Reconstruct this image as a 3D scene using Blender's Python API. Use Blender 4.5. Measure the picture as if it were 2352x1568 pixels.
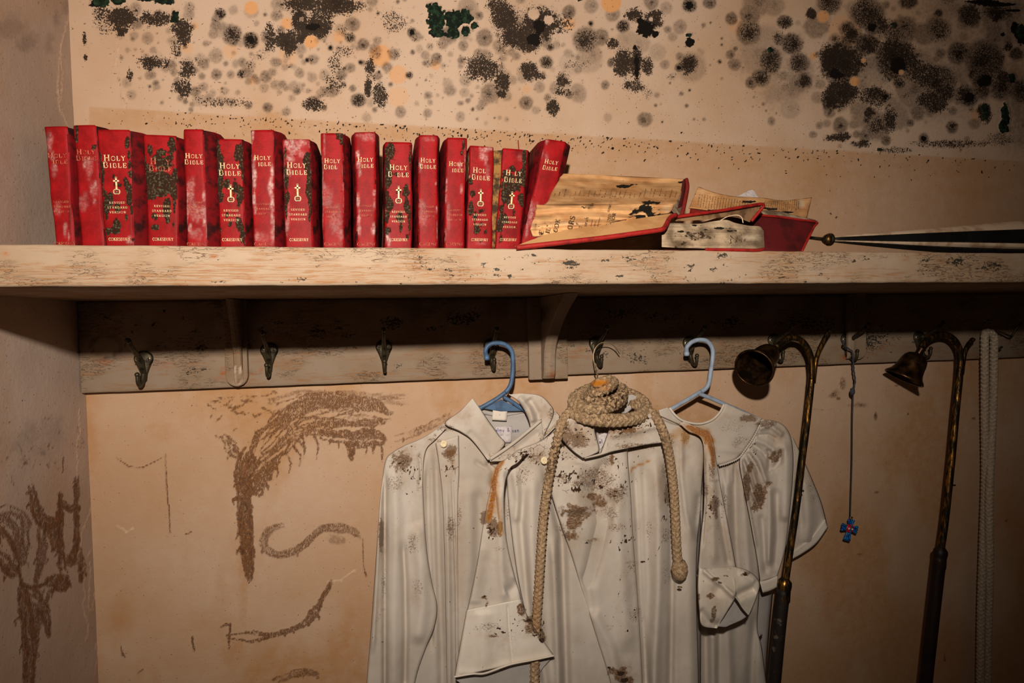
import bpy, bmesh, math, random
import numpy as np
from mathutils import Vector, Matrix

# ------------------------------------------------------------------ camera
FPX = 1361.0; CX, CY = 1176.0, 784.0
YAW = math.radians(12.3); PITCH = math.atan(50.0/FPX); ROLL = 0.0174
CAM = np.array([0.0, -1.1, 1.60])
_f0 = np.array([math.sin(YAW), math.cos(YAW), 0.0])
_r0 = np.array([math.cos(YAW), -math.sin(YAW), 0.0])
_z = np.array([0.0, 0.0, 1.0])
FW = _f0*math.cos(PITCH) - _z*math.sin(PITCH)
_u0 = _z*math.cos(PITCH) + _f0*math.sin(PITCH)
RT = _r0*math.cos(ROLL) - _u0*math.sin(ROLL)
UP = _u0*math.cos(ROLL) + _r0*math.sin(ROLL)
scene = bpy.context.scene
for o in list(bpy.data.objects): bpy.data.objects.remove(o)
cd = bpy.data.cameras.new('camera'); cam = bpy.data.objects.new('camera', cd)
scene.collection.objects.link(cam)
cd.sensor_fit = 'HORIZONTAL'; cd.sensor_width = 36.0; cd.lens = 36.0*FPX/2352.0
cd.clip_start = 0.02; cd.clip_end = 50
m = Matrix.Identity(4)
for i in range(3):
    m[i][0] = RT[i]; m[i][1] = UP[i]; m[i][2] = -FW[i]; m[i][3] = CAM[i]
cam.matrix_world = m
scene.camera = cam

# ------------------------------------------------------------------ projection helpers
def at(px, py, Y):
    """world points on depth Y (metres before the back wall, negative) seen along photo pixel px,py"""
    px = np.asarray(px, float); py = np.asarray(py, float); Y = np.asarray(Y, float)
    d = FW[None]*FPX + (px.reshape(-1, 1)-CX)*RT[None] + (CY-py.reshape(-1, 1))*UP[None]
    t = (Y.reshape(-1)-CAM[1])/d[:, 1]
    return CAM[None] + d*t[:, None]
def A1(px, py, Y): return at([px], [py], [Y])[0]
# ------------------------------------------------------------------ world, light, exposure
w = bpy.data.worlds.new('world'); scene.world = w; w.use_nodes = True
bg = w.node_tree.nodes['Background']; bg.inputs[0].default_value = (1.0, 0.72, 0.48, 1); bg.inputs[1].default_value = 0.045
def spot(name, loc, target, power, color, cone, blend, radius):
    d = bpy.data.lights.new(name, 'SPOT'); d.energy = power; d.color = color
    d.spot_size = math.radians(cone); d.spot_blend = blend; d.shadow_soft_size = radius
    o = bpy.data.objects.new(name, d); scene.collection.objects.link(o); o.location = loc
    o.rotation_euler = (Vector(target)-Vector(loc)).to_track_quat('-Z', 'Y').to_euler()
    return o
_aim = A1(1010, 480, 0.0)
spot('flash_lamp', (-0.05, -1.27, 1.60+0.245), tuple(_aim), 77, (1.0, 0.885, 0.755), 107, 1.0, 0.018)
scene.view_settings.view_transform = 'Standard'; scene.view_settings.look = 'None'
scene.view_settings.gamma = 1.0; scene.view_settings.use_curve_mapping = False
scene.view_settings.exposure = 0.0

def project(P):
    v = np.asarray(P, float)-CAM
    z = v@FW
    z = np.where(z < 0.05, 0.05, z)
    return np.stack([CX+FPX*(v@RT)/z, CY-FPX*(v@UP)/z], -1)
Z_TOP = 1.60+0.0845; Z_BOT = 1.60+0.0420      # shelf plank
X_LEFT = -0.480
SH_Y = -0.407

# ------------------------------------------------------------------ numpy noise + paint canvases
CM = 260; CS = 0.5
CW, CH = int((2352+2*CM)*CS), int((1568+2*CM)*CS)
def vnoise(x, y, seed):
    r = np.random.RandomState(seed); T = r.rand(256, 256).astype(np.float32)
    xi = np.floor(x).astype(int); yi = np.floor(y).astype(int)
    fx = x-xi; fy = y-yi; fx = fx*fx*(3-2*fx); fy = fy*fy*(3-2*fy)
    a = T[yi & 255, xi & 255]; b = T[yi & 255, (xi+1) & 255]; c = T[(yi+1) & 255, xi & 255]; d = T[(yi+1) & 255, (xi+1) & 255]
    return (a*(1-fx)+b*fx)*(1-fy)+(c*(1-fx)+d*fx)*fy
def fbm(x, y, seed, octs=4):
    s = 0; a = 0.5; t = 0
    for i in range(octs):
        s = s+a*vnoise(x*2**i+17.3*i, y*2**i+5.1*i, seed+i); t += a; a *= 0.5
    return s/t
class Canvas:
    def __init__(self): self.L = {}
    def layer(self, n):
        if n not in self.L: self.L[n] = np.zeros((CH, CW), np.float32)
        return self.L[n]
    def _win(self, x0, y0, x1, y1):
        i0 = max(0, int((x0+CM)*CS)); i1 = min(CW, int((x1+CM)*CS)+2)
        j0 = max(0, int((y0+CM)*CS)); j1 = min(CH, int((y1+CM)*CS)+2)
        if i0 >= i1 or j0 >= j1: return None
        jj, ii = np.mgrid[j0:j1, i0:i1]
        return slice(j0, j1), slice(i0, i1), ii/CS-CM, jj/CS-CM
    def blob(self, n, x, y, rx, ry=None, v=1.0, soft=0.5, rough=0.25, ang=0, seed=None):
        """irregular disc; soft = share of the radius over which it fades"""
        ry = ry or rx; R = max(rx, ry)*1.5
        W = self._win(x-R, y-R, x+R, y+R)
        if W is None: return
        sj, si, X, Y = W
        ca, sa = math.cos(ang), math.sin(ang)
        dx = (X-x)*ca+(Y-y)*sa; dy = -(X-x)*sa+(Y-y)*ca
        sd = seed if seed is not None else int(abs(x*7+y*13)) % 9973
        d = np.sqrt((dx/rx)**2+(dy/ry)**2)+rough*2*(fbm(X/R*2.2+31, Y/R*2.2+7, sd)-0.5)+rough*0.9*(vnoise(X/4, Y/4, sd+9)-0.5)
        m_ = np.clip((1-d)/max(soft, 0.02), 0, 1); m_ = m_*m_*(3-2*m_)*v
        L = self.layer(n); L[sj, si] = np.maximum(L[sj, si], m_)
    def hole(self, names, x, y, r):
        for n in names:
            W = self._win(x-r*1.3, y-r*1.3, x+r*1.3, y+r*1.3)
            if W is None: return
            sj, si, X, Y = W
            m_ = np.clip((np.hypot(X-x, Y-y)/r-0.8)/0.25, 0, 1); self.layer(n)[sj, si] *= m_
    def stroke(self, n, pts, v=1.0, soft=0.5, rough=0.3, seed=1):
        """pts: (x,y,halfwidth); tapered ragged line"""
        p = np.array([(a[0], a[1], a[2], a[3] if len(a) > 3 else 1.0) for a in pts], float)
        R = p[:, 2].max()*2+4
        W = self._win(p[:, 0].min()-R, p[:, 1].min()-R, p[:, 0].max()+R, p[:, 1].max()+R)
        if W is None: return
        sj, si, X, Y = W
        wx = X+rough*9*(fbm(X/14, Y/14, seed)-0.5)+rough*5*(vnoise(X/4, Y/4, seed+3)-.5); wy = Y+rough*9*(fbm(X/14+50, Y/14, seed+5)-0.5)+rough*5*(vnoise(X/4, Y/4, seed+8)-.5)
        best = np.zeros_like(X, np.float32)
        for a, b in zip(p[:-1], p[1:]):
            ab = b[:2]-a[:2]; q = max((ab**2).sum(), 1e-6)
            t = np.clip(((wx-a[0])*ab[0]+(wy-a[1])*ab[1])/q, 0, 1)
            d = np.hypot(wx-a[0]-t*ab[0], wy-a[1]-t*ab[1]); hw = a[2]+(b[2]-a[2])*t; vv = a[3]+(b[3]-a[3])*t
            m_ = np.clip((hw-d)/(np.maximum(hw*soft, 1.2))+0.35, 0, 1)*vv
            best = np.maximum(best, m_)
        L = self.layer(n); L[sj, si] = np.maximum(L[sj, si], best*v)
    def sample(self, n, PX):
        if n is None or n not in self.L: return np.zeros(len(PX), np.float32)
        L = self.L[n]
        x = np.clip((PX[:, 0]+CM)*CS, 0, CW-1.01); y = np.clip((PX[:, 1]+CM)*CS, 0, CH-1.01)
        xi = x.astype(int); yi = y.astype(int); fx = x-xi; fy = y-yi
        return (L[yi, xi]*(1-fx)+L[yi, xi+1]*fx)*(1-fy)+(L[yi+1, xi]*(1-fx)+L[yi+1, xi+1]*fx)*fy
def slime(cv, pts, n, v=1.0, seed=0, wmin=1.3, wmax=3.2, web=6):
    """fibrous dried slime: a bundle of ragged strands, darker rims and cross webs"""
    r = random.Random(seed*31+5); p = resample([(a[0], a[1], a[2]) for a in pts], 60)
    tg = np.gradient(p[:, :2], axis=0); tg /= np.maximum(np.hypot(tg[:, 0], tg[:, 1])[:, None], 1e-6); nm = np.stack([-tg[:, 1], tg[:, 0]], -1)
    for k in range(n):
        a = r.randint(0, 38); b = min(59, a+r.randint(14, 50)); o = r.uniform(-1, 1); o = math.copysign(abs(o)**.7, o); ph = r.uniform(0, 6)
        if k < 2: a, b, o = 0, 59, (-1 if k == 0 else 1)*.96
        q = []
        for i in range(a, b+1, 3):
            oo = o+.18*math.sin(i*.35+ph)+r.uniform(-.1, .1); tp = min(1, (i-a)/5+.3, (b-i)/5+.3)
            q.append((p[i, 0]+nm[i, 0]*oo*p[i, 2], p[i, 1]+nm[i, 1]*oo*p[i, 2], r.uniform(wmin, wmax)*tp, r.uniform(.6, 1.0)))
        if len(q) > 1: cv.stroke('D', q, v*(1.0 if k < 2 else r.uniform(.55, 1)), .6, .6, seed*50+k)
    for k in range(web):
        i = r.randint(3, 56); h = p[i, 2]; s = r.choice((-1, 1)); L = r.uniform(.3, 1.3)*h+4
        x, y = p[i, 0]+nm[i, 0]*s*h, p[i, 1]+nm[i, 1]*s*h
        cv.stroke('D', [(x, y, 2.6), (x+nm[i, 0]*s*L*.5+r.uniform(-3, 3), y+abs(L)*.5, 2.0), (x+nm[i, 0]*s*L*.5+r.uniform(-4, 4), y+abs(L)*1.1, .8)], v*.9, .6, .8, seed*77+k)
def paint(ob, P, canvas, first, second=(None,)*4):
    """bake stain masks into two colour attributes of the mesh"""
    PX = project(P)
    for nm, names in (('stain_a', first), ('stain_b', second)):
        at_ = ob.data.attributes.new(nm, 'FLOAT_COLOR', 'POINT')
        buf = np.stack([canvas.sample(q, PX) for q in names], -1).astype(np.float32)
        at_.data.foreach_set('color', buf.ravel())

# ------------------------------------------------------------------ objects
COL = scene.collection
def mesh_obj(name, V, F, mat, root=None, smooth=True, mats=None, fmat=None):
    V = np.asarray(V, float)
    me = bpy.data.meshes.new(name)
    off = np.array(root.get('_o', (0, 0, 0))) if root is not None else np.zeros(3)
    Vl = V-off
    if isinstance(F, np.ndarray) and F.ndim == 2 and F.shape[1] == 4:
        n = len(F); me.vertices.add(len(Vl)); me.vertices.foreach_set('co', Vl.astype(np.float32).ravel())
        me.loops.add(4*n); me.loops.foreach_set('vertex_index', F.astype(np.int32).ravel())
        me.polygons.add(n); me.polygons.foreach_set('loop_start', np.arange(0, 4*n, 4, dtype=np.int32))
        me.polygons.foreach_set('loop_total', np.full(n, 4, np.int32)); me.update(calc_edges=True); me.validate()
    else:
        me.from_pydata([tuple(v) for v in Vl], [], [tuple(int(i) for i in f) for f in F]); me.update()
    if mats:
        for q in mats: me.materials.append(q)
        me.polygons.foreach_set('material_index', np.asarray(fmat, np.int32))
    elif mat: me.materials.append(mat)
    if smooth: me.polygons.foreach_set('use_smooth', np.ones(len(me.polygons), bool))
    o = bpy.data.objects.new(name, me); COL.objects.link(o)
    if root is not None:
        o.parent = root
        o['_o'] = tuple(off)
    return o
def tag(o, label=None, cat=None, group=None, kind=None):
    if label: o['label'] = label
    if cat: o['category'] = cat
    if group: o['group'] = group
    if kind: o['kind'] = kind
    return o
def thing(name, label, cat, loc, group=None):
    o = bpy.data.objects.new(name, None); COL.objects.link(o); o.location = tuple(loc); o.empty_display_size = 0.02
    o['_o'] = tuple(float(c) for c in loc)
    return tag(o, label, cat, group)
def solid(o, t, off=1.0):
    md = o.modifiers.new('solid', 'SOLIDIFY'); md.thickness = t; md.offset = off; return o
def bevel(o, wd, seg=2):
    md = o.modifiers.new('bevel', 'BEVEL'); md.width = wd; md.segments = seg; md.limit_method = 'ANGLE'; return o
def grid_faces(nr, nc):
    r, c = np.mgrid[0:nr-1, 0:nc-1]
    a = (r*nc+c).ravel()
    return np.stack([a, a+1, a+nc+1, a+nc], -1)
def resample(pts, n, smooth=True):
    p = np.array(pts, float)
    if len(p) == 1: return np.repeat(p, n, 0)
    if smooth and len(p) > 2:
        q = np.vstack([2*p[0]-p[1], p, 2*p[-1]-p[-2]]); out = []
        for i in range(1, len(q)-2):
            a, b, c, d = q[i-1], q[i], q[i+1], q[i+2]
            for t in np.linspace(0, 1, 14, endpoint=False):
                out.append(0.5*((2*b)+(-a+c)*t+(2*a-5*b+4*c-d)*t*t+(-a+3*b-3*c+d)*t**3))
        out.append(q[-2]); p = np.array(out)
    s = np.r_[0, np.cumsum(np.linalg.norm(np.diff(p, axis=0), axis=1))]
    if s[-1] < 1e-9: return np.repeat(p[:1], n, 0)
    t = np.linspace(0, s[-1], n)
    return np.stack([np.interp(t, s, p[:, k]) for k in range(p.shape[1])], -1)
def dist_poly(X, Y, pts):
    p = np.array(pts, float); best = np.full(X.shape, 1e9); side = np.zeros(X.shape); tt = np.zeros(X.shape)
    L = np.r_[0, np.cumsum(np.hypot(*np.diff(p[:, :2], axis=0).T))]; tot = max(L[-1], 1e-6)
    for k, (a, b) in enumerate(zip(p[:-1], p[1:])):
        ab = b[:2]-a[:2]; q = max((ab**2).sum(), 1e-6)
        t = np.clip(((X-a[0])*ab[0]+(Y-a[1])*ab[1])/q, 0, 1)
        dx = X-a[0]-t*ab[0]; dy = Y-a[1]-t*ab[1]; d = np.hypot(dx, dy)
        sg = np.sign(ab[0]*dy-ab[1]*dx)
        u = d < best; best = np.where(u, d, best); side = np.where(u, sg, side); tt = np.where(u, (L[k]+t*(L[k+1]-L[k]))/tot, tt)
    return best, side, tt
def tube(path, rad, n=12, steps=None, disp=None, caps=True, smooth=True):
    """path: Nx3 (world); rad: scalar or list along path"""
    p = np.array(path, float)
    if steps is None: steps = max(2, len(p)*8)
    r = np.full(len(p), rad) if np.isscalar(rad) else np.array(rad, float)
    q = resample(np.c_[p, r], steps, smooth); P = q[:, :3]; R = q[:, 3]
    T = np.gradient(P, axis=0); T /= np.maximum(np.linalg.norm(T, axis=1, keepdims=True), 1e-9)
    N = np.zeros_like(P); ref = np.array([0, -1.0, 0.05])
    if abs(T[0]@ref) > 0.9: ref = np.array([0, 0, 1.0])
    v = ref-T[0]*(ref@T[0]); N[0] = v/np.linalg.norm(v)
    for i in range(1, len(P)):
        v = N[i-1]-T[i]*(N[i-1]@T[i]); N[i] = v/max(np.linalg.norm(v), 1e-9)
    B = np.cross(T, N); s = np.r_[0, np.cumsum(np.linalg.norm(np.diff(P, axis=0), axis=1))]
    th = np.linspace(0, 2*np.pi, n, endpoint=False)
    rr = R[:, None]*np.ones((1, n))
    if disp is not None: rr = rr*(1+disp(s[:, None], th[None, :]))
    V = P[:, None, :]+rr[..., None]*(np.cos(th)[None, :, None]*N[:, None, :]+np.sin(th)[None, :, None]*B[:, None, :])
    F = []
    for i in range(steps-1):
        for j in range(n):
            a = i*n+j; b = i*n+(j+1) % n; F.append((a, b, b+n, a+n))
    V = V.reshape(-1, 3)
    if caps:
        V = np.vstack([V, P[0], P[-1]]); k = len(V)
        for j in range(n):
            F.append((k-2, (j+1) % n, j)); F.append((k-1, (steps-1)*n+j, (steps-1)*n+(j+1) % n))
    return V, F
def join(*vf):
    V = []; F = []; k = 0
    for v, f in vf:
        V.append(np.asarray(v, float)); F += [tuple(int(i)+k for i in q) for q in f]; k += len(v)
    return np.vstack(V), F
def box(x0, x1, y0, y1, z0, z1):
    V = np.array([(x, y, z) for x in (x0, x1) for y in (y0, y1) for z in (z0, z1)], float)
    return V, [(0, 1, 3, 2), (4, 6, 7, 5), (0, 4, 5, 1), (2, 3, 7, 6), (0, 2, 6, 4), (1, 5, 7, 3)]
def frame_of(axis):
    a = np.array(axis, float); a /= np.linalg.norm(a); r = np.array([0, -1.0, 0]) if abs(a[1]) < 0.8 else np.array([1.0, 0, 0])
    u = np.cross(a, r); u /= np.linalg.norm(u); v = np.cross(a, u); return a, u, v
def lathe(base, axis, prof, n=28, disp=None):
    a, u, v = frame_of(axis); th = np.linspace(0, 2*np.pi, n, endpoint=False); V = []; F = []
    for k, (r, h) in enumerate(prof):
        for t in th:
            q = r*(1+(disp(t, h) if disp else 0)); V.append(np.array(base)+a*h+u*q*math.cos(t)+v*q*math.sin(t))
    for k in range(len(prof)-1):
        for j in range(n): F.append((k*n+j, k*n+(j+1) % n, (k+1)*n+(j+1) % n, (k+1)*n+j))
    return np.array(V), F

# ------------------------------------------------------------------ node materials
class NT:
    def __init__(self, name, rough=0.8, spec=0.2, metal=0.0):
        self.m = bpy.data.materials.new(name); self.m.use_nodes = True; self.t = self.m.node_tree
        self.b = self.t.nodes['Principled BSDF']
        self.b.inputs['Roughness'].default_value = rough; self.b.inputs['Metallic'].default_value = metal
        self.b.inputs['Specular IOR Level'].default_value = spec
        self.co = self.n('ShaderNodeTexCoord').outputs['Object']
    def n(self, k): return self.t.nodes.new(k)
    def put(self, sock, v):
        if isinstance(v, bpy.types.NodeSocket): self.t.links.new(v, sock)
        elif isinstance(v, (tuple, list)) and len(v) == 3 and sock.type == 'RGBA': sock.default_value = (*v, 1)
        else: sock.default_value = v
    def scale(self, sx, sy, sz, rot=(0, 0, 0)):
        q = self.n('ShaderNodeMapping'); self.put(q.inputs['Vector'], self.co); q.inputs['Scale'].default_value = (sx, sy, sz); q.inputs['Rotation'].default_value = rot
        return q.outputs[0]
    def noise(self, s, d=3.0, r=0.55, vec=None, dist=0.0):
        q = self.n('ShaderNodeTexNoise'); self.put(q.inputs['Vector'], vec or self.co)
        q.inputs['Scale'].default_value = s; q.inputs['Detail'].default_value = d; q.inputs['Roughness'].default_value = r; q.inputs['Distortion'].default_value = dist
        return q.outputs[0]
    def voro(self, s, feat='DISTANCE_TO_EDGE', vec=None):
        q = self.n('ShaderNodeTexVoronoi'); q.feature = feat; self.put(q.inputs['Vector'], vec or self.co); q.inputs['Scale'].default_value = s
        return q.outputs['Distance']
    def wave(self, s, axis='Z', dist=2.0, vec=None, detail=2.0):
        q = self.n('ShaderNodeTexWave'); q.bands_direction = axis; self.put(q.inputs['Vector'], vec or self.co)
        q.inputs['Scale'].default_value = s; q.inputs['Distortion'].default_value = dist; q.inputs['Detail'].default_value = detail
        return q.outputs['Fac']
    def step(self, v, lo, hi, a=0.0, b=1.0):
        q = self.n('ShaderNodeMapRange'); q.interpolation_type = 'SMOOTHSTEP'
        self.put(q.inputs['Value'], v); q.inputs['From Min'].default_value = lo; q.inputs['From Max'].default_value = hi
        q.inputs['To Min'].default_value = a; q.inputs['To Max'].default_value = b
        return q.outputs['Result']
    def math(self, op, a, b=0.0, c=0.0, clamp=False):
        q = self.n('ShaderNodeMath'); q.operation = op; q.use_clamp = clamp
        self.put(q.inputs[0], a); self.put(q.inputs[1], b); self.put(q.inputs[2], c); return q.outputs[0]
    def mul(self, a, b): return self.math('MULTIPLY', a, b, clamp=True)
    def mix(self, f, a, b):
        q = self.n('ShaderNodeMix'); q.data_type = 'RGBA'; self.put(q.inputs[0], f); self.put(q.inputs[6], a); self.put(q.inputs[7], b); return q.outputs[2]
    def attr(self, nm):
        q = self.n('ShaderNodeAttribute'); q.attribute_name = nm
        s = self.n('ShaderNodeSeparateColor'); self.put(s.inputs[0], q.outputs['Color'])
        return s.outputs[0], s.outputs[1], s.outputs[2], q.outputs['Alpha']
    def bump(self, h, strength=0.3, dist=0.002):
        q = self.n('ShaderNodeBump'); q.inputs['Strength'].default_value = strength; q.inputs['Distance'].default_value = dist
        self.put(q.inputs['Height'], h); self.put(self.b.inputs['Normal'], q.outputs[0])
    def base(self, c): self.put(self.b.inputs['Base Color'], c)
    def rough(self, v): self.put(self.b.inputs['Roughness'], v)
def s2l(r, g, b): return tuple(((c/255)/12.92 if c/255 <= 0.04045 else ((c/255+0.055)/1.055)**2.4) for c in (r, g, b))

def plain(name, col, rough=0.7, metal=0.0, var=0.25, ns=60, spec=0.3, col2=None, lo=0.45, hi=0.65, bumps=0.0):
    t = NT(name, rough, spec, metal); nz = t.noise(ns, 5, 0.6)
    c2 = col2 or tuple(c*(1-var) for c in col)
    t.base(t.mix(t.step(nz, lo, hi), col, c2))
    if bumps: t.bump(t.noise(ns*4, 4), bumps, 0.001)
    return t.m
# ------------------------------------------------------------------ wall material: plaster + mould masks
def wall_material(name, c_hi, c_lo):
    t = NT(name, 0.85, 0.18)
    S, P, O, K = t.attr('stain_a'); G, D, T, Lt = t.attr('stain_b')
    lowf = t.noise(3.2, 4, 0.55); fine = t.noise(300, 3, 0.7); mid = t.noise(55, 4, 0.6)
    base = t.mix(t.step(lowf, 0.38, 0.66), c_hi, c_lo)
    base = t.mix(t.mul(T, t.step(mid, 0.15, 0.75, 0.45, 0.85)), base, s2l(176, 128, 80))
    sp = t.noise(1.0, 2, 0.6, t.scale(520, 520, 420))
    base = t.mix(t.mul(O, 0.8), base, s2l(216, 150, 84))
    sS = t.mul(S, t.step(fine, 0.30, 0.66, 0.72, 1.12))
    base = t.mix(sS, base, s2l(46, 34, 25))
    spk = t.step(t.math('ADD', sp, t.math('MULTIPLY', P, 0.40)), 0.70, 0.74)
    spk = t.mul(spk, t.step(P, 0.04, 0.2))
    base = t.mix(t.mul(spk, 0.95), base, s2l(34, 24, 17))
    tiny = t.mul(t.step(t.noise(1.0, 2, 0.5, t.scale(260, 260, 260)), 0.70, 0.72), 0.75)
    base = t.mix(tiny, base, s2l(88, 58, 36))
    kk = t.step(t.math('ADD', K, t.math('MULTIPLY', t.math('SUBTRACT', sp, 0.5), 0.9)), 0.35, 0.6)
    base = t.mix(kk, base, s2l(20, 14, 10))
    gn = t.noise(130, 4, 0.7)
    gg = t.step(t.math('ADD', G, t.math('MULTIPLY', t.math('SUBTRACT', gn, 0.5), 0.8)), 0.38, 0.52)
    gcol = t.mix(t.step(gn, 0.45, 0.68), s2l(13, 24, 16), s2l(42, 66, 44))
    base = t.mix(gg, base, gcol)
    fib = t.noise(1.0, 5, 0.75, t.scale(150, 150, 60, (0, 0.5, 0)), 2.5)
    ridg = t.math('ABSOLUTE', t.math('SUBTRACT', fib, 0.5))
    net = t.step(ridg, 0.075, 0.03)
    dd = t.math('ADD', t.mul(t.step(D, 0.55, 0.9), 1.0), t.mul(t.step(D, 0.05, 0.45), net), clamp=True)
    dd = t.math('ADD', dd, t.math('MULTIPLY', D, 0.5), clamp=True)
    base = t.mix(t.mul(dd, 0.9), base, t.mix(t.step(fib, 0.4, 0.6), s2l(70, 40, 20), s2l(128, 82, 46)))
    base = t.mix(t.mul(Lt, 0.8), base, s2l(235, 205, 175))
    t.base(base)
    h = t.math('ADD', t.math('MULTIPLY', t.noise(180, 4, 0.6), 0.5), t.math('MULTIPLY', dd, 0.7))
    h = t.math('ADD', h, t.math('MULTIPLY', gg, t.math('MULTIPLY', gn, 3.0)))
    h = t.math('ADD', h, t.math('MULTIPLY', Lt, 0.8)); h = t.math('ADD', h, t.math('MULTIPLY', t.noise(22, 3), 1.0))
    t.bump(h, 0.55, 0.0016)
    return t.m
M = {}
M['wall'] = wall_material('mouldy_plaster', s2l(200, 174, 152), s2l(190, 158, 130))
M['wall_side'] = wall_material('side_plaster', s2l(194, 172, 158), s2l(176, 154, 138))

# painted plank, crackled
def plank_material(name, tone=1.0, moldy=0.0):
    t = NT(name, 0.75, 0.25)
    S, P, O, K = t.attr('stain_a'); G, D, T, Lt = t.attr('stain_b')
    paint_c = t.mix(t.step(t.noise(9, 3), 0.35, 0.7), tuple(c*tone for c in s2l(156, 136, 116)), tuple(c*tone for c in s2l(146, 121, 96)))
    grain = t.noise(1.0, 6, 0.7, t.scale(20, 20, 430), 0.8)
    worn = t.noise(1.0, 5, 0.7, t.scale(16, 16, 60))
    w_ = t.step(t.math('ADD', worn, t.math('MULTIPLY', T, 0.30)), 0.50, 0.72)
    gmask = t.mul(t.step(grain, 0.46, 0.60), w_)
    base = t.mix(t.mul(gmask, 0.85), paint_c, s2l(140, 98, 62))
    crack = t.noise(1.0, 4, 0.6, t.scale(34, 34, 190), 1.5)
    ck = t.mul(t.step(t.math('ABSOLUTE', t.math('SUBTRACT', crack, 0.5)), 0.014, 0.003), t.step(t.noise(1.0, 3, 0.5, t.scale(9, 9, 16)), 0.50, 0.60))
    base = t.mix(t.mul(ck, 0.85), base, s2l(92, 56, 34))
    sp = t.noise(1.0, 3, 0.7, t.scale(200, 200, 330))
    spk = t.mul(t.step(t.math('ADD', sp, t.math('MULTIPLY', P, 0.30)), 0.70, 0.75), t.step(P, 0.04, 0.2))
    base = t.mix(t.mul(spk, 0.92), base, s2l(28, 28, 20))
    base = t.mix(t.mul(O, t.step(t.noise(1.0, 4, 0.6, t.scale(60, 60, 200)), 0.3, 0.6)), base, s2l(150, 78, 26))
    base = t.mix(t.mul(S, 0.85), base, s2l(58, 40, 28))
    base = t.mix(t.step(t.math('ADD', K, t.math('MULTIPLY', t.math('SUBTRACT', sp, 0.5), 0.8)), 0.4, 0.6), base, s2l(22, 17, 13))
    if moldy: 
        mm = t.mul(t.step(t.noise(1.0, 4, 0.7, t.scale(60, 60, 90)), 0.58, 0.68), moldy); base = t.mix(mm, base, s2l(60, 44, 30))
    base = t.mix(t.mul(Lt, 0.8), base, s2l(240, 215, 190))
    t.base(base)
    h = t.math('ADD', t.math('MULTIPLY', grain, t.math('MULTIPLY', w_, 0.5)), t.math('MULTIPLY', ck, -1.2))
    h = t.math('ADD', h, t.math('MULTIPLY', t.noise(120, 3), 0.25)); h = t.math('ADD', h, t.math('MULTIPLY', w_, -0.5))
    t.bump(h, 0.8, 0.0014)
    return t.m
M['plank'] = plank_material('crackled_paint')
M['rail'] = plank_material('aged_rail_paint', 0.80, 0.15)
M['bracket'] = plank_material('bracket_paint', 0.80, 0.2)

# leather cover
def cover_material():
    t = NT('red_leather', 0.6, 0.12)
    G, W, K, R = t.attr('stain_a')
    gr = t.noise(420, 3, 0.6); mid = t.noise(38, 4, 0.6)
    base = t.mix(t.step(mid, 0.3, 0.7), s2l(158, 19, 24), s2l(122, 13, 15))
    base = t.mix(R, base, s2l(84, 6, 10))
    dust = t.step(t.noise(240, 3, 0.7), 0.60, 0.72)
    base = t.mix(t.mul(dust, t.math('ADD', t.math('MULTIPLY', W, 0.7), 0.02)), base, s2l(226, 196, 190))
    base = t.mix(t.mul(W, t.step(t.noise(150, 4, 0.7), 0.34, 0.70, 0.15, 0.85)), base, s2l(220, 196, 190))
    gn = t.noise(110, 5, 0.75)
    base = t.mix(t.mul(K, t.step(gn, 0.25, 0.6, 0.5, 1.0)), base, s2l(38, 10, 12))
    gg = t.step(t.math('ADD', G, t.math('MULTIPLY', t.math('SUBTRACT', gn, 0.5), 1.3)), 0.20, 0.34)
    base = t.mix(t.mul(gg, 0.93), base, t.mix(t.step(t.noise(330, 3), 0.5, 0.68), s2l(30, 32, 22), s2l(82, 90, 68)))
    t.base(base); t.rough(t.math('ADD', 0.5, t.math('MULTIPLY', gg, 0.4), clamp=True))
    t.bump(t.math('ADD', t.math('MULTIPLY', gr, 0.4), t.math('MULTIPLY', gg, t.math('MULTIPLY', gn, 3.0))), 0.5, 0.001)
    return t.m
M['cover'] = cover_material()
M['cover_side'] = plain('dark_red_cover_side', s2l(110, 12, 18), 0.7, col2=s2l(44, 14, 14), ns=45, lo=.42, hi=.62, spec=.1, bumps=.2)  # darker red for the faces either side of the spine
M['gold'] = plain('gilt_lettering', s2l(240, 214, 166), 0.45, 0.0, col2=s2l(214, 160, 92), ns=140, lo=0.5, hi=0.7)
M['gold_dim'] = plain('worn_gilt_lettering', s2l(206, 128, 96), 0.6, 0.0, col2=s2l(170, 60, 46), ns=160, lo=0.42, hi=0.6)
def page_material(name, hi, lo, axis_scale, txt=False):
    t = NT(name, 0.85, 0.1); S, P, O, K = t.attr('stain_a'); 
    ly = t.noise(1.0, 4, 0.6, t.scale(*axis_scale), 0.4)
    base = t.mix(t.step(t.noise(28, 4), 0.35, 0.68), hi, lo)
    base = t.mix(t.mul(t.step(ly, 0.50, 0.62), 0.22), base, tuple(c*0.45 for c in lo))
    base = t.mix(t.mul(S, 0.8), base, s2l(70, 52, 36))
    base = t.mix(t.mul(t.step(t.math('ADD', t.noise(160, 4, 0.7), t.math('MULTIPLY', P, 0.3)), 0.66, 0.72), t.step(P, 0.05, 0.2)), base, s2l(50, 38, 28))
    kn = t.noise(200, 4, 0.7)
    base = t.mix(t.step(t.math('ADD', K, t.math('MULTIPLY', t.math('SUBTRACT', kn, 0.5), 1.0)), 0.42, 0.55), base, s2l(26, 22, 16))
    base = t.mix(O, base, s2l(206, 188, 162))
    t.base(base); t.bump(t.math('ADD', ly, t.math('MULTIPLY', kn, 0.3)), 0.7, 0.0014)
    return t.m
M['page'] = page_material('yellowed_paper', s2l(196, 152, 106), s2l(166, 118, 74), (12, 60, 380))
M['page_edge'] = page_material('page_edges', s2l(170, 138, 98), s2l(112, 84, 58), (12, 60, 640))
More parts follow.
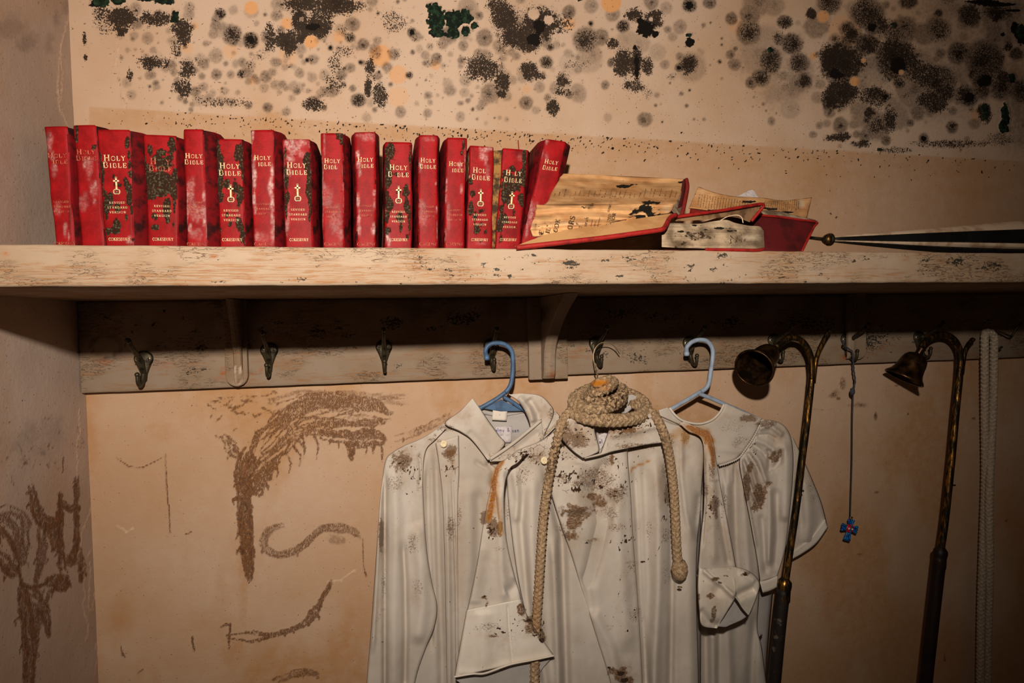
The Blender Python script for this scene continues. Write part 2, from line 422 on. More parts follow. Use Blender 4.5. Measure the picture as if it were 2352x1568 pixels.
M['page_grey'] = page_material('mouldy_page_edges', s2l(170, 148, 122), s2l(92, 76, 60), (10, 30, 420))
M['endpaper'] = plain('tan_endpaper', s2l(176, 134, 88), 0.8, col2=s2l(158, 114, 70), ns=24, bumps=0.15)
M['page_torn'] = plain('dark_gold_page_edges', s2l(150, 108, 56), 0.8, col2=s2l(58, 40, 22), ns=90, lo=.4, hi=.62, bumps=.4)
M['board_inside'] = plain('brown_board_lining', s2l(126, 96, 66), 0.8, col2=s2l(84, 60, 40), ns=60, bumps=.2)  # darker brown than the endpaper, for the raised board's underside
M['ink'] = plain('printed_ink', s2l(74, 58, 44), 0.8, col2=s2l(120, 94, 66), ns=200)
M['blueink'] = plain('blue_ink', s2l(60, 60, 120), 0.8)
M['red'] = plain('red_cloth_edge', s2l(140, 24, 18), 0.65, col2=s2l(104, 12, 12), ns=60, bumps=0.2)
M['darkred'] = plain('dark_red_board', s2l(80, 11, 12), 0.7, col2=s2l(56, 6, 8), ns=30, bumps=0.2)

# cloth
def cloth_material(name, c1, c2):
    t = NT(name, 0.85, 0.12)
    P, O, S, C = t.attr('stain_a'); K, T, _, _ = t.attr('stain_b')
    t.b.inputs['Sheen Weight'].default_value = 0.08
    base = t.mix(t.step(t.noise(7, 4), 0.35, 0.7), c1, c2)
    base = t.mix(t.mul(t.math('ADD', T, t.step(t.noise(16, 5, 0.7), 0.5, 0.72, 0.0, 0.35), clamp=True), t.step(t.noise(70, 4, 0.7), 0.25, 0.7, 0.35, 0.85)), base, s2l(158, 130, 104))
    sp = t.noise(1.0, 5, 0.8, t.scale(330, 330, 460)); md = t.noise(70, 4, 0.7)
    spk = t.mul(t.step(t.math('ADD', sp, t.math('MULTIPLY', P, 0.40)), 0.68, 0.76), t.step(P, 0.03, 0.15))
    tiny = t.mul(t.step(t.noise(150, 2, 0.6), 0.735, 0.755), 0.55)
    base = t.mix(tiny, base, s2l(110, 84, 64))
    base = t.mix(t.mul(spk, 0.8), base, s2l(104, 74, 48))
    base = t.mix(t.mul(t.step(t.math('ADD', S, t.math('MULTIPLY', t.math('SUBTRACT', sp, 0.5), 0.9)), 0.18, 0.5), t.step(t.noise(1.0, 5, 0.8, t.scale(220, 220, 420)), 0.36, 0.56, 0.45, 1.0)), base, s2l(108, 76, 46))
    base = t.mix(t.mul(O, t.step(sp, 0.3, 0.6, 0.6, 1.0)), base, t.mix(O, s2l(192, 140, 44), s2l(146, 84, 4)))
    ce = t.voro(75, vec=None); cr = t.mul(t.step(t.math('ADD', ce, t.math('MULTIPLY', md, 0.03)), 0.05, 0.028), t.step(t.math('ADD', C, t.math('MULTIPLY', t.math('SUBTRACT', md, 0.5), 1.2)), 0.35, 0.5))
    base = t.mix(t.mul(cr, 0.85), base, s2l(74, 50, 36))
    base = t.mix(t.step(t.math('ADD', K, t.math('MULTIPLY', t.math('SUBTRACT', sp, 0.5), 0.9)), 0.42, 0.56), base, s2l(62, 42, 28))
    t.base(base)
    weave = t.noise(1.0, 2, 0.5, t.scale(900, 900, 2600))
    h = t.math('ADD', t.math('MULTIPLY', weave, 0.16), t.math('MULTIPLY', t.noise(26, 3, 0.5), 0.9))
    h = t.math('ADD', h, t.math('MULTIPLY', cr, -0.5)); h = t.math('ADD', h, t.math('MULTIPLY', S, t.math('MULTIPLY', sp, 0.8)))
    t.bump(h, 0.35, 0.0014)
    return t.m
M['robe'] = cloth_material('stained_white_cloth', s2l(202, 192, 181), s2l(182, 170, 157))
M['robe_in'] = cloth_material('cloth_inside', s2l(178, 172, 168), s2l(162, 156, 152))
M['robe_cuff'] = cloth_material('cuff_cloth', s2l(220, 210, 198), s2l(206, 194, 178))
M['label_white'] = plain('woven_label', s2l(206, 196, 196), 0.8, col2=s2l(180, 172, 176), ns=200)
M['button'] = plain('cream_button', s2l(226, 208, 172), 0.45, col2=s2l(196, 172, 130), ns=200)
def rope_material(name, c1, c2, dark):
    t = NT(name, 0.9, 0.1); P, O, S, C = t.attr('stain_a')
    n1 = t.noise(330, 4, 0.7); base = t.mix(t.step(n1, 0.35, 0.62), c1, c2)
    base = t.mix(t.mul(t.step(t.noise(210, 4, 0.7), 0.44, 0.58), t.math('ADD', t.math('MULTIPLY', P, 0.9), 0.28)), base, dark)
    base = t.mix(O, base, s2l(176, 108, 30))
    t.base(base); t.bump(n1, 0.5, 0.001); return t.m
M['rope'] = rope_material('braided_cord', s2l(190, 164, 132), s2l(146, 118, 88), s2l(72, 52, 36))
M['rope_w'] = rope_material('pale_cord', s2l(196, 180, 160), s2l(164, 146, 126), s2l(100, 82, 64))
M['blue'] = plain('blue_plastic', s2l(74, 104, 138), 0.5, col2=s2l(58, 82, 112), ns=50, spec=0.4)
M['paleblue'] = plain('pale_blue_plastic', s2l(150, 164, 184), 0.5, col2=s2l(128, 140, 158), ns=50, spec=0.4)
M['iron'] = plain('tarnished_brass', s2l(70, 62, 46), 0.42, 0.6, col2=s2l(34, 30, 22), ns=120, bumps=0.3)
M['screw'] = plain('steel_screw', s2l(190, 178, 150), 0.35, 0.7, col2=s2l(120, 106, 80), ns=160)
_t = NT('streaky_old_brass', 0.38, 0.4, 0.85); _n = _t.noise(1.0, 4, 0.7, _t.scale(190, 190, 26))
_t.base(_t.mix(_t.step(_n, 0.47, 0.64), s2l(40, 32, 20), s2l(150, 104, 44))); _t.rough(_t.step(_n, .4, .7, .6, .3)); _t.bump(_t.noise(220, 3), .25, .001); M['brass'] = _t.m
M['bellbrass'] = plain('dark_bell_brass', s2l(96, 66, 36), 0.34, 0.8, col2=s2l(40, 28, 20), ns=50, lo=0.35, hi=0.6, bumps=0.15)
M['handle'] = plain('peeling_black_paint', s2l(34, 26, 22), 0.6, col2=s2l(96, 84, 74), ns=60, lo=0.60, hi=0.68, bumps=0.3)
M['handle_dark'] = plain('dark_wood_handle', s2l(34, 18, 14), 0.5, col2=s2l(22, 12, 10), ns=30)
M['wire'] = plain('thin_wire', s2l(170, 146, 118), 0.4, 0.6)
M['string'] = plain('grey_string', s2l(60, 64, 74), 0.8, col2=s2l(50, 52, 60), ns=300)
M['bluebead'] = plain('bright_blue_enamel', s2l(20, 120, 190), 0.3, col2=s2l(10, 40, 110), ns=260, lo=0.4, hi=0.6)
M['redbead'] = plain('red_enamel', s2l(176, 40, 44), 0.3, col2=s2l(120, 16, 24), ns=200)
M['white'] = plain('white_enamel', s2l(230, 216, 200), 0.5)
M['black_cloth'] = plain('black_nylon', s2l(16, 18, 18), 0.6, col2=s2l(8, 8, 9), ns=20)
M['pale_cloth'] = plain('pale_nylon', s2l(206, 182, 156), 0.7, col2=s2l(170, 140, 112), ns=26)
M['pink'] = plain('faded_pink_card', s2l(170, 60, 90), 0.7)
# ------------------------------------------------------------------ wall stains (positions taken from the photograph, baked on the plaster)
rng = random.Random(7)
cw = Canvas()
# S soft grey-brown colonies: x,y,r,v[,ry]
for q in """305 89 7 .7;339 88 16 .5;425 107 6 .95;412 122 6 .95;372 136 4 .95;343 173 12 .6;358 191 9 .75;344 199 5 .95;399 166 10 .6;279 133 6 .6;435 33 14 .5;506 32 15 .92;577 26 18 .4;533 80 25 .9;576 93 21 1;507 74 15 .35;473 100 9 .6;496 128 18 .5;474 141 9 .7;519 146 8 .6;556 143 12 .65;497 171 14 .8;530 171 10 .6;555 170 12 .85;464 175 9 .7;469 200 11 .5;546 212 8 .4;510 203 4 .95;425 233 8 .7;441 240 8 .6;431 219 5 1;571 242 10 .75;372 236 6 .5;480 225 13 .5;505 232 12 .45;530 235 12 .5;488 214 9 .4;590 185 10 .6;
634 36 14 .6;609 33 6 .75;804 87 14 .85;809 56 19 .75;835 102 15 .9;759 110 8 1;705 138 7 1;946 74 12 1;907 61 6 .85;947 48 6 .6;868 31 5 1;914 4 6 .8;948 120 7 .85;976 145 8 .75;1002 135 14 .8;828 143 7 1;870 166 5 1;791 158 6 .95;804 156 14 .65;688 168 13 .6;717 178 13 .5;611 176 15 .7;656 201 9 .65;682 209 11 .85;697 195 6 .6;781 180 7 .85;789 194 8 .75;810 203 9 .75;763 209 17 .65;720 235 17 .85;745 249 8 .85;824 230 20 .95;615 247 13 .85;940 173 10 .9;897 194 7 .75;1028 193 14 .42;983 219 10 .65;988 235 8 .5;1005 219 5 .4;1067 212 13 .42;1075 231 8 .65;1086 251 5 .95;920 257 14 .65;861 252 8 .65;1057 268 12 .5;1096 273 5 .6;1136 271 3 1;1148 270 6 .4;1164 274 7 .4;1125 214 25 .75;1113 87 21 .8;1100 36 12 .75;1064 105 13 .65;1100 122 13 .65;1059 139 10 .75;1030 80 22 .8;676 55 10 .6;640 10 20 .5;1075 20 26 .5;630 195 11 .55;642 212 8 .4;670 225 10 .4;700 240 9 .45;735 215 10 .5;850 235 12 .4;
1307 28 17 .85;1345 92 34 .85;1380 86 20 .8;1358 125 28 .5;1350 140 34 .35;1358 14 18 .55;1407 32 18 .65;1357 54 8 1;1431 60 17 .95;1403 144 10 .95;1255 143 17 .95;1265 109 10 .9;1305 122 12 .45;1327 213 22 .55;1208 236 18 .8;1390 195 11 .75;1396 270 11 .35;1481 274 20 .75;1506 242 4.5 .9;1577 243 6 .75;1565 215 6 .75;1584 207 4 1;1539 191 3 1;1521 280 3 1;1584 12 19 .98;1630 6 17 .9;1583 145 24 .85;1588 152 36 .42;1559 155 11 1;1561 130 10 .75;1527 148 12 .55;1496 5 18 .75;1530 18 15 .42;1562 62 17 .55;1534 68 10 .65;1545 85 12 .45;1680 43 15 .95;1616 58 7 .65;1722 35 26 .8;1721 74 32 .85;1689 112 7 .85;1678 125 12 .8;1688 148 17 .75;1726 190 16 .9;1770 133 30 1;1748 178 25 .85;1653 142 6 .95;1658 103 4 1;1658 88 4 .8;1632 52 3 1;1772 278 10 .65;1594 274 4 .7;1617 274 5 .6;1753 239 5 .8;1760 254 3 1;1783 260 3 .9;1440 95 30 .35;1470 100 26 .35;1510 120 22 .3;1310 145 30 .2;1240 200 14 .5;1740 5 40 .6;1776 12 30 .5;1755 120 60 .45 80;
1803 51 20 .9;1820 102 28 1;1770 143 30 .95;1836 145 28 .95;1834 190 25 .75;1905 6 32 .85;1992 30 44 .9;2003 62 22 1;2040 73 7 .8;2054 58 12 .9;1916 89 8 .95;1974 90 10 .65;1935 143 56 .98;2058 135 56 1;2066 192 16 .95;1930 210 36 .8;2033 222 13 1;2160 190 45 .9;2200 122 28 1;2262 140 52 1;2257 185 30 1;2226 224 24 1;2225 38 28 .85;1905 258 15 .75;1930 288 20 .85;1990 276 10 .85;2035 322 13 .95;1988 312 16 .85;2091 282 11 .95;2122 318 13 1;2085 300 6 .5;2187 292 16 .85;2183 330 8 .75;1868 309 10 .65;1882 288 9 .65;1890 232 6 .9;2285 92 11 .75;2335 130 16 .6;2300 200 34 .85;2345 210 30 .95;2110 150 40 .6;2100 205 45 .7;2140 235 30 .6;1880 40 30 .3;1960 20 20 .4;2052 20 8 .4;2115 250 12 .4;1820 210 22 .5;1815 250 25 .35;1790 215 20 .4""".replace('\n', '').split(';'):
    a = [float(v) for v in q.split()]
    if a[2] >= 9:
        cw.blob('S', a[0], a[1], a[2]*1.08, a[2]*1.08*rng.uniform(.9, 1.12), a[3]*0.78, 0.32, 0.10)
        cw.blob('S', a[0]+rng.uniform(-.15, .15)*a[2], a[1]+rng.uniform(-.1, .15)*a[2], a[2]*.75, v=min(1, a[3]*1.15), soft=0.8, rough=0.22)
        if a[3] > 0.8 and rng.random() < .6: cw.blob('P', a[0], a[1], a[2]*1.1, v=.6, soft=0.6, rough=.2)
    else: cw.blob('S', a[0], a[1], a[2]*1.1, v=a[3], soft=0.6, rough=0.12)
    if a[3] >= .98 and a[2] < 30: cw.blob('K', a[0], a[1], a[2]*.75, v=.9 if a[2] < 25 else .5, soft=.7, rough=.25)
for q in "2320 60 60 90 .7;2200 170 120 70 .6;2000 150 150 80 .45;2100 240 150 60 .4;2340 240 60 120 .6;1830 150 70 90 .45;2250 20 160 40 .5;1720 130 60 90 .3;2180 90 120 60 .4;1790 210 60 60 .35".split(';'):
    a = [float(v) for v in q.split()]; cw.blob('S', a[0], a[1], a[2], a[3], a[4], 1.0, 0.5)  # broad mould film; light fall-off at top right painted in with it
for i in range(70):  # more mould, also deepening the painted fall-off on this side
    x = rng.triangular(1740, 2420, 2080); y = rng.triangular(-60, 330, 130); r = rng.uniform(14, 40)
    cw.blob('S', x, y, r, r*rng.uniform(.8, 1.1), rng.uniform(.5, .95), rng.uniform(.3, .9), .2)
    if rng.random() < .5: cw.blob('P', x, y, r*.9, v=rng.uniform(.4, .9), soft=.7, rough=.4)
# P speckled growth
for q in """275 40 42 30 .95;280 75 16 20 .95;357 43 46 20 .8;420 72 24 34 .85;228 32 22 20 .65;194 88 6 18 .95;197 132 5 10 .95;240 60 30 30 .4;347 145 40 24 .8;298 172 9 15 .8;428 158 24 32 .75;418 203 26 24 .75;405 110 14 30 .5;505 235 70 14 .45;
684 10 45 22 .95;778 12 60 22 .95;690 48 26 32 1;725 66 52 26 1;691 90 14 14 1;660 98 30 28 .95;620 92 20 38 .75;743 33 36 24 .75;595 130 20 10 .5;850 160 16 26 .8;845 200 9 22 .95;875 217 20 34 .75;1108 158 48 32 .8;1153 185 20 28 .9;1153 217 16 14 .95;1161 40 36 44 .95;1187 85 45 40 1;1143 15 30 20 .8;768 145 22 28 .45;765 195 30 30 .5;720 240 30 18 .7;905 50 36 30 .45;790 120 24 18 .4;
1238 56 62 52 1;1215 102 28 22 1;1215 160 22 28 .9;1290 185 24 22 .85;1268 244 18 24 .9;1236 175 26 12 .8;1290 210 30 14 .6;1455 35 22 18 .95;1500 45 28 24 .9;1463 145 16 40 1;1432 145 28 40 .95;1488 150 16 28 .8;1453 197 28 16 .7;1583 150 22 26 .8;1330 150 50 20 .3;1407 100 18 16 .8;1490 215 14 18 .35;1545 175 20 10 .4;
1935 143 60 50 .9;2058 130 60 56 .8;1930 215 50 34 .85;2010 225 50 30 .7;1865 32 12 14 .95;2043 275 18 32 .75;2140 235 44 24 .75;2130 180 50 36 .7;1925 315 34 12 .85;1975 330 30 10 .8;2200 330 120 10 .55;2262 260 18 30 .9;2300 320 40 20 .5;2050 345 60 8 .5""".replace('\n', '').split(';'):
    a = [float(v) for v in q.split()]
    cw.blob('P', a[0], a[1], a[2]*1.2, a[3]*1.2, min(1, a[4]*1.08), 0.6, 0.4); cw.blob('S', a[0], a[1], a[2]*1.1, a[3]*1.1, a[4]*.38, 0.9, 0.4)
# K solid black
for q in "1486 66 27 24;1470 50 16 14;1505 78 12 10;1463 150 9 32;1458 110 8 10;1583 97 15 16;1238 60 20 24;1225 90 22 16;720 62 24 12;228 8 24 12;2345 78 16 30;2303 79 7 7;2330 60 10 18;2262 185 26 24;2060 150 30 24;2021 343 7 6;1920 170 24 16;2300 10 70 6;2245 4 60 5;2330 24 30 5".split(';'):
    a = [float(v) for v in q.split()]; cw.blob('K', a[0], a[1], a[2], a[3], 1.0, 0.6, 0.5)
# O orange discs
for q in "659 54 15 .8;715 96 17 .9;779 84 15 .6;874 128 27 .8;914 171 23 .6;1404 6 25 1;577 18 17 .9;447 60 10 .5;1307 55 16 .6;1890 38 15 .9;1963 187 12 1;1983 139 6 1;1868 128 9 .8;915 222 26 .35;660 130 24 .3;1215 110 5 .6;2240 265 14 .5;1000 150 12 .6;1795 430 1 .1;1210 205 10 .4;530 118 18 .4;580 185 10 .5;430 110 14 .4;1690 60 20 .3;1940 70 40 .35;2070 166 6 .8".split(';'):
    a = [float(v) for v in q.split()]
    if a[3] >= .9: cw.hole(('S', 'P', 'K'), a[0], a[1], a[2])
    cw.blob('O', a[0], a[1], a[2], v=a[3], soft=0.15, rough=0.06)
for x, y, r in ((1226, 33, 14), (1260, 46, 12), (693, 44, 6), (1495, 44, 6), (2070, 166, 7)): cw.hole(('S', 'P', 'K'), x, y, r)
# G green growth
for q in "228 3 24 13;275 -2 30 16;378 0 34 16;402 38 14 18;340 -4 40 10;998 20 20 20;1008 50 30 28;1003 76 22 16;1040 78 20 16;1042 45 28 26;1070 38 18 22;1068 70 15 18;1330 -4 12 8;1770 114 9 8;2262 255 10 22;2308 262 12 34;2325 180 10 16;2054 58 9 9;2021 343 7 6;1090 60 12 10;2344 70 12 26;2305 290 14 20;1583 80 10 5".split(';'):
    a = [float(v) for v in q.split()]; cw.blob('G', a[0], a[1], a[2], a[3], 1.0, 0.5, 0.45)
# seeded small colonies over the upper wall
for i in range(230):
    x = rng.uniform(290, 1330) if rng.random() < .75 else rng.uniform(1780, 2352); y = rng.triangular(-20, 250+(x-300)*.055, 170); r = rng.uniform(7, 19); cw.blob('S', x, y, r, r*rng.uniform(.85, 1.15), rng.uniform(.3, .65), .5, .15); cw.blob('S', x, y, r*.4, v=rng.uniform(.2, .6), soft=.9); cw.blob('P', x+rng.uniform(-8, 8), y, r, v=rng.uniform(0, .5), soft=.9)
for i in range(420):
    x = rng.uniform(190, 2600); lim = 262+(x-300)*0.058; y = rng.triangular(-200, lim, 120)
    if x < 270 and rng.random() < .8: continue
    dens = 1.0 if (x < 1330 or x > 1850) else 0.35
    if rng.random() > dens: continue
    r = rng.choice([2, 2.5, 3, 3, 4, 5, 7, 9]); cw.blob('S', x, y, r, v=rng.uniform(.35, .95) if r < 5 else rng.uniform(.25, .55), soft=0.6, rough=.1)
for i in range(130):                                # out-of-frame continuation above and to the right
    x = rng.uniform(-200, 2610); y = rng.uniform(-255, -25); r = rng.uniform(10, 36)
    cw.blob('S', x, y, r, v=rng.uniform(.4, 1), soft=.8); cw.blob('P', x, y, r*1.2, v=rng.uniform(.4, .95), soft=.7)
# specks below the wallpaper edge
for i in range(900):
    x = rng.triangular(240, 2352, 900) if rng.random() < .6 else rng.uniform(240, 2352); ed = 250+(x-300)*0.058
    y = ed+abs(rng.gauss(0, 26)); cw.blob('K', x, y, rng.uniform(1.7, 3.0), v=rng.uniform(.7, 1), soft=.5, rough=.1)
for q in "500 268 5;703 272 5;930 290 6;1605 235 3;1280 295 2;1681 367 3;1565 305 4;1665 320 2;1500 360 3;1920 500 5;1520 262 2;1930 405 4;2080 350 3;2120 250 2;1908 490 4;1780 410 2".split(';'):
    a = [float(v) for v in q.split()]; cw.blob('K', a[0], a[1], a[2], v=.8, soft=.8, rough=.5)
# tan band under the pasted sheet
W_ = cw._win(-CM, -CM, 2352+CM, 1568+CM); sj, si, XX, YY = W_
edge = 250+(XX-300)*0.058+4*(fbm(XX/40, YY/9, 5)-.5)
band = np.clip((YY-edge)/3, 0, 1)*np.clip(1-(YY-edge)/900, .35, 1)*(XX > 205)
cw.layer('T')[sj, si] = (band*(0.45+0.55*fbm(XX/90, YY/34, 11))*(YY < 660)).astype(np.float32)
low = (YY >= 660)*np.clip(.38+(fbm(XX/150, YY/260, 21)-.42)*3.2, .38, 1); cw.layer('T')[sj, si] += low.astype(np.float32)
for x, y, rx, ry, v in ((350, 275, 90, 20, .8), (900, 300, 90, 25, .8), (1280, 320, 70, 20, .7), (2200, 400, 180, 40, .9), (620, 265, 60, 16, .8), (380, 990, 90, 60, .7), (700, 980, 200, 90, .8), (560, 1300, 30, 250, .9), (540, 1500, 50, 100, .9), (350, 1130, 50, 140, .5), (430, 1300, 50, 200, .5), (1850, 1560, 180, 90, .8), (2060, 1050, 150, 90, .7), (2300, 900, 120, 70, .8)):
    cw.blob('T', x, y, rx, ry, v, 1.0, .4)
# brown slime runs on the lower wall
slime(cw, [(573, 1335, 3), (571, 1300, 11), (567, 1250, 13), (563, 1190, 14), (561, 1140, 13), (565, 1095, 15)], 34, 1, 1, 2, 4)
slime(cw, [(566, 1110, 13), (585, 1065, 26), (620, 1020, 34), (660, 985, 38), (710, 955, 40), (780, 945, 36), (860, 950, 26), (900, 960, 12)], 60, .66, 2, 1.0, 2.4, 16)
slime(cw, [(560, 1180, 5), (563, 1120, 7), (572, 1080, 10), (590, 1050, 12)], 20, 1, 3, 2, 4)
slime(cw, [(545, 1125, 2), (547, 1090, 6), (556, 1060, 9), (575, 1030, 10)], 12, .95, 4)
slime(cw, [(515, 1000, 6), (530, 1030, 10), (550, 1050, 6)], 9, .6, 5)
slime(cw, [(730, 1000, 6), (780, 1003, 12), (820, 1010, 18), (860, 1005, 16), (886, 1015, 6)], 30, .8, 6, 1.2, 2.6, 10)
slime(cw, [(640, 1048, 5), (622, 1072, 10), (602, 1100, 12), (588, 1140, 8)], 22, .8, 7)
slime(cw, [(807, 1058, 2), (805, 1035, 4), (812, 1010, 8)], 8, 1, 8)
cw.stroke('D', [(878, 1055, 1.4), (876, 1020, 1.8)], .9, .6, .3, 9)
slime(cw, [(600, 935, 14), (680, 915, 16), (760, 912, 14), (860, 915, 12), (940, 920, 12)], 26, .34, 9, 1, 2, 8)
slime(cw, [(900, 1010, 6), (960, 990, 8), (1040, 950, 6)], 10, .4, 10, 1, 2, 5)
slime(cw, [(655, 1204, 3), (625, 1213, 6), (606, 1235, 7), (612, 1262, 7), (645, 1275, 6), (690, 1258, 6), (725, 1225, 6), (745, 1212, 7), (800, 1215, 9), (832, 1234, 4)], 34, .42, 11, 1.5, 3, 5)
cw.blob('D', 775, 1238, 24, 15, .22, .6, .5); cw.stroke('D', [(834, 1235, 1, .5), (835, 1300, 1.2, .5), (841, 1322, 2, .6)], 1, .6, .1, 14)
slime(cw, [(520, 1462, 2), (560, 1460, 9), (590, 1462, 11), (615, 1460, 4), (690, 1437, 4), (722, 1405, 8), (742, 1370, 3), (765, 1330, 3)], 20, .8, 12, 1, 2.2, 8)
cw.stroke('D', [(505, 1438, 1.6, .6), (530, 1432, 2, .7), (527, 1470, 2.4, .8), (525, 1490, 1, .5)], 1, .6, .5, 16)
slime(cw, [(625, 1568, 6), (665, 1550, 7), (700, 1543, 7), (735, 1548, 3)], 16, .4, 13)
cw.stroke('D', [(380, 1042, 1, .6), (383, 1120, 1.2, .8), (389, 1180, 1.2, .8), (391, 1225, .8, .5)], 1, .6, .15, 18)
cw.stroke('D', [(268, 1052, 1, .5), (295, 1070, 1.2, .6), (325, 1074, 1.2, .6), (375, 1050, 1, .5)], 1, .6, .2, 19)
cw.stroke('D', [(443, 1462, 1.5, .9), (445, 1495, 1.5, .9)], 1, .6, .6, 20); cw.stroke('D', [(425, 1226, 1, .7), (440, 1221, 1.5, .8)], 1, .6, .3, 21)
cw.stroke('D', [(275, 1480, 1, .5), (282, 1500, 2.5, .6), (288, 1512, 1.2, .6)], 1, .6, .6, 22); cw.stroke('D', [(318, 1545, 1.5, .6), (330, 1538, 1.5, .6)], 1, .6, .6, 23)
for i in range(60): x = rng.uniform(480, 900); y = rng.uniform(905, 1010); cw.stroke('D', [(x, y, 1.5, .5), (x+rng.uniform(-40, 40), y+rng.uniform(-14, 14), 2.5, .5)], .8, .6, 1.2, 30+i)
for q in "1915 905 20 14 .35;1935 880 12 20 .3;1925 915 8 3 .7;2010 955 4 14 .8;1980 930 20 6 .4;2060 885 10 4 .3;2085 950 3 5 .6;2235 962 5 5 .5;1960 930 50 8 .22;2120 1010 5 5 .2;2310 1195 5 4 .5;2015 1130 10 3 .4;2170 1510 3 14 .5;1975 1272 12 4 .3;2215 1325 2 6 .5;1880 940 25 3 .4".split(';'):
    a = [float(v) for v in q.split()]; cw.blob('D', a[0], a[1], a[2], a[3], a[4], .8, .6)
for q in ((783, 1330, 815, 1310), (750, 1335, 785, 1335), (268, 1205, 292, 1222), (290, 1222, 305, 1214)): cw.stroke('Lt', [(q[0], q[1], 1, .6), (q[2], q[3], 2, .8)], 1, .6, .5, 60)
cw.stroke('Lt', [(272, 95, .8, .5), (266, 150, .9, .5), (275, 200, .9, .5), (290, 230, .9, .4), (285, 262, .9, .4)], .7, .6, 1.0, 61)
cw.stroke('D', [(262, 100, .7, .3), (268, 150, .8, .4), (278, 215, .9, .5), (293, 240, .9, .5), (284, 262, .8, .4)], .8, .6, 1.2, 62)

# side wall canvas
cs = Canvas()
for i in range(60):
    cs.blob('K', rng.uniform(-200, 165), rng.triangular(-100, 175, 20), rng.uniform(1.2, 3.2), v=rng.uniform(.5, 1), soft=.7)
for q in "60 100 40 30 .3;130 40 12 40 .35;115 100 20 30 .25;175 75 8 35 .9;150 20 14 30 .3;20 60 60 40 .25;172 40 6 40 .6;60 1010 60 60 .22;130 990 40 60 .22;60 1060 20 16 .35;100 1040 14 8 .4".split(';'):
    a = [float(v) for v in q.split()]; cs.blob('S', a[0], a[1], a[2], a[3], a[4], .9, .6)
for q in "175 75 8 45 .8;172 20 8 30 .5".split(';'):
    a = [float(v) for v in q.split()]; cs.blob('P', a[0], a[1], a[2], a[3], a[4], .9, .6)
ss = cs.stroke
def sl(pts, n, v, sd, a=1.6, b=3.4, w=6): slime(cs, pts, n, v, 100+sd, a, b, w)
sl([(66, 1640, 11), (65, 1480, 12), (58, 1400, 13), (50, 1345, 9)], 40, 1, 1)
ss('D', [(50, 1350, 3.5), (42, 1290, 3), (30, 1250, 3), (8, 1215, 3), (-20, 1195, 3)], 1, .4, .5, 1)
sl([(-30, 1262, 12), (10, 1290, 14), (38, 1325, 10)], 24, 1, 2)
sl([(-20, 1215, 16), (10, 1205, 22), (32, 1240, 12), (42, 1290, 5)], 34, .8, 3)
sl([(-10, 1175, 8), (25, 1170, 10), (55, 1190, 9), (58, 1240, 8), (52, 1300, 6)], 22, .55, 4, 1.2, 2.2, 10)
ss('D', [(50, 1340, 5), (68, 1349, 4), (92, 1346, 3.5), (108, 1335, 3)], 1, .4, .6, 5)
sl([(105, 1338, 6), (128, 1335, 14), (142, 1342, 14), (147, 1318, 8)], 26, 1, 6)
sl([(146, 1320, 7), (140, 1270, 6), (137, 1200, 5), (138, 1128, 3)], 16, 1, 7)
sl([(70, 1112, 4), (78, 1155, 8), (92, 1190, 12), (112, 1202, 14), (134, 1195, 8), (138, 1170, 4)], 40, 1, 8, 1.6, 3, 12)
sl([(95, 1200, 9), (97, 1260, 9), (88, 1310, 5), (80, 1342, 3)], 20, .8, 9); sl([(120, 1205, 12), (125, 1245, 8), (127, 1264, 3)], 16, .95, 10)
sl([(177, 1092, 3), (174, 1150, 4), (165, 1168, 5), (150, 1160, 5), (140, 1150, 4)], 12, .9, 11)
sl([(174, 1160, 3), (176, 1240, 4), (170, 1275, 9), (162, 1290, 10), (148, 1276, 5)], 24, .95, 12); sl([(176, 1258, 6), (184, 1290, 6), (188, 1338, 2)], 12, .95, 13)
sl([(62, 1362, 20), (85, 1385, 18), (104, 1405, 9), (110, 1450, 4), (112, 1464, 2)], 30, .9, 14); sl([(108, 1350, 8), (95, 1400, 7), (76, 1460, 8), (76, 1520, 6)], 22, .8, 15)
ss('D', [(145, 1050, 1.5, .7), (143, 1085, 1.5, .8)], 1, .6, .3, 15)
for i in range(26): x = rng.uniform(0, 190); y = rng.uniform(960, 1090); ss('D', [(x, y, 1.2, .35), (x+rng.uniform(-14, 14), y+rng.uniform(-4, 24), 2, .4)], .9, .7, 1.2, 20+i)
for k, pts in enumerate(([(168, 15), (152, 60), (140, 110), (137, 165), (133, 200), (136, 245), (142, 262)], [(140, 120), (144, 180), (137, 250), (150, 275), (158, 290)], [(183, 940), (184, 990), (177, 1030), (180, 1090)], [(212, 1160), (192, 1215), (178, 1290)], [(212, 1255), (195, 1290), (190, 1310)], [(208, 1290), (204, 1400), (212, 1400), (222, 1350)], [(222, 1470), (224, 1520), (219, 1550)], [(193, 1300), (194, 1400), (205, 1440), (198, 1470)])):
    ss('Lt', [(a, b, 1.3, .7) for a, b in pts], 1, .6, .9, 70+k)
W_ = cs._win(-CM, -CM, 2352+CM, 1568+CM); sj, si, XX, YY = W_
cs.layer('T')[sj, si] = (np.clip((fbm(XX/60, YY/160, 8)-.5)*1.2, 0, .4)).astype(np.float32)

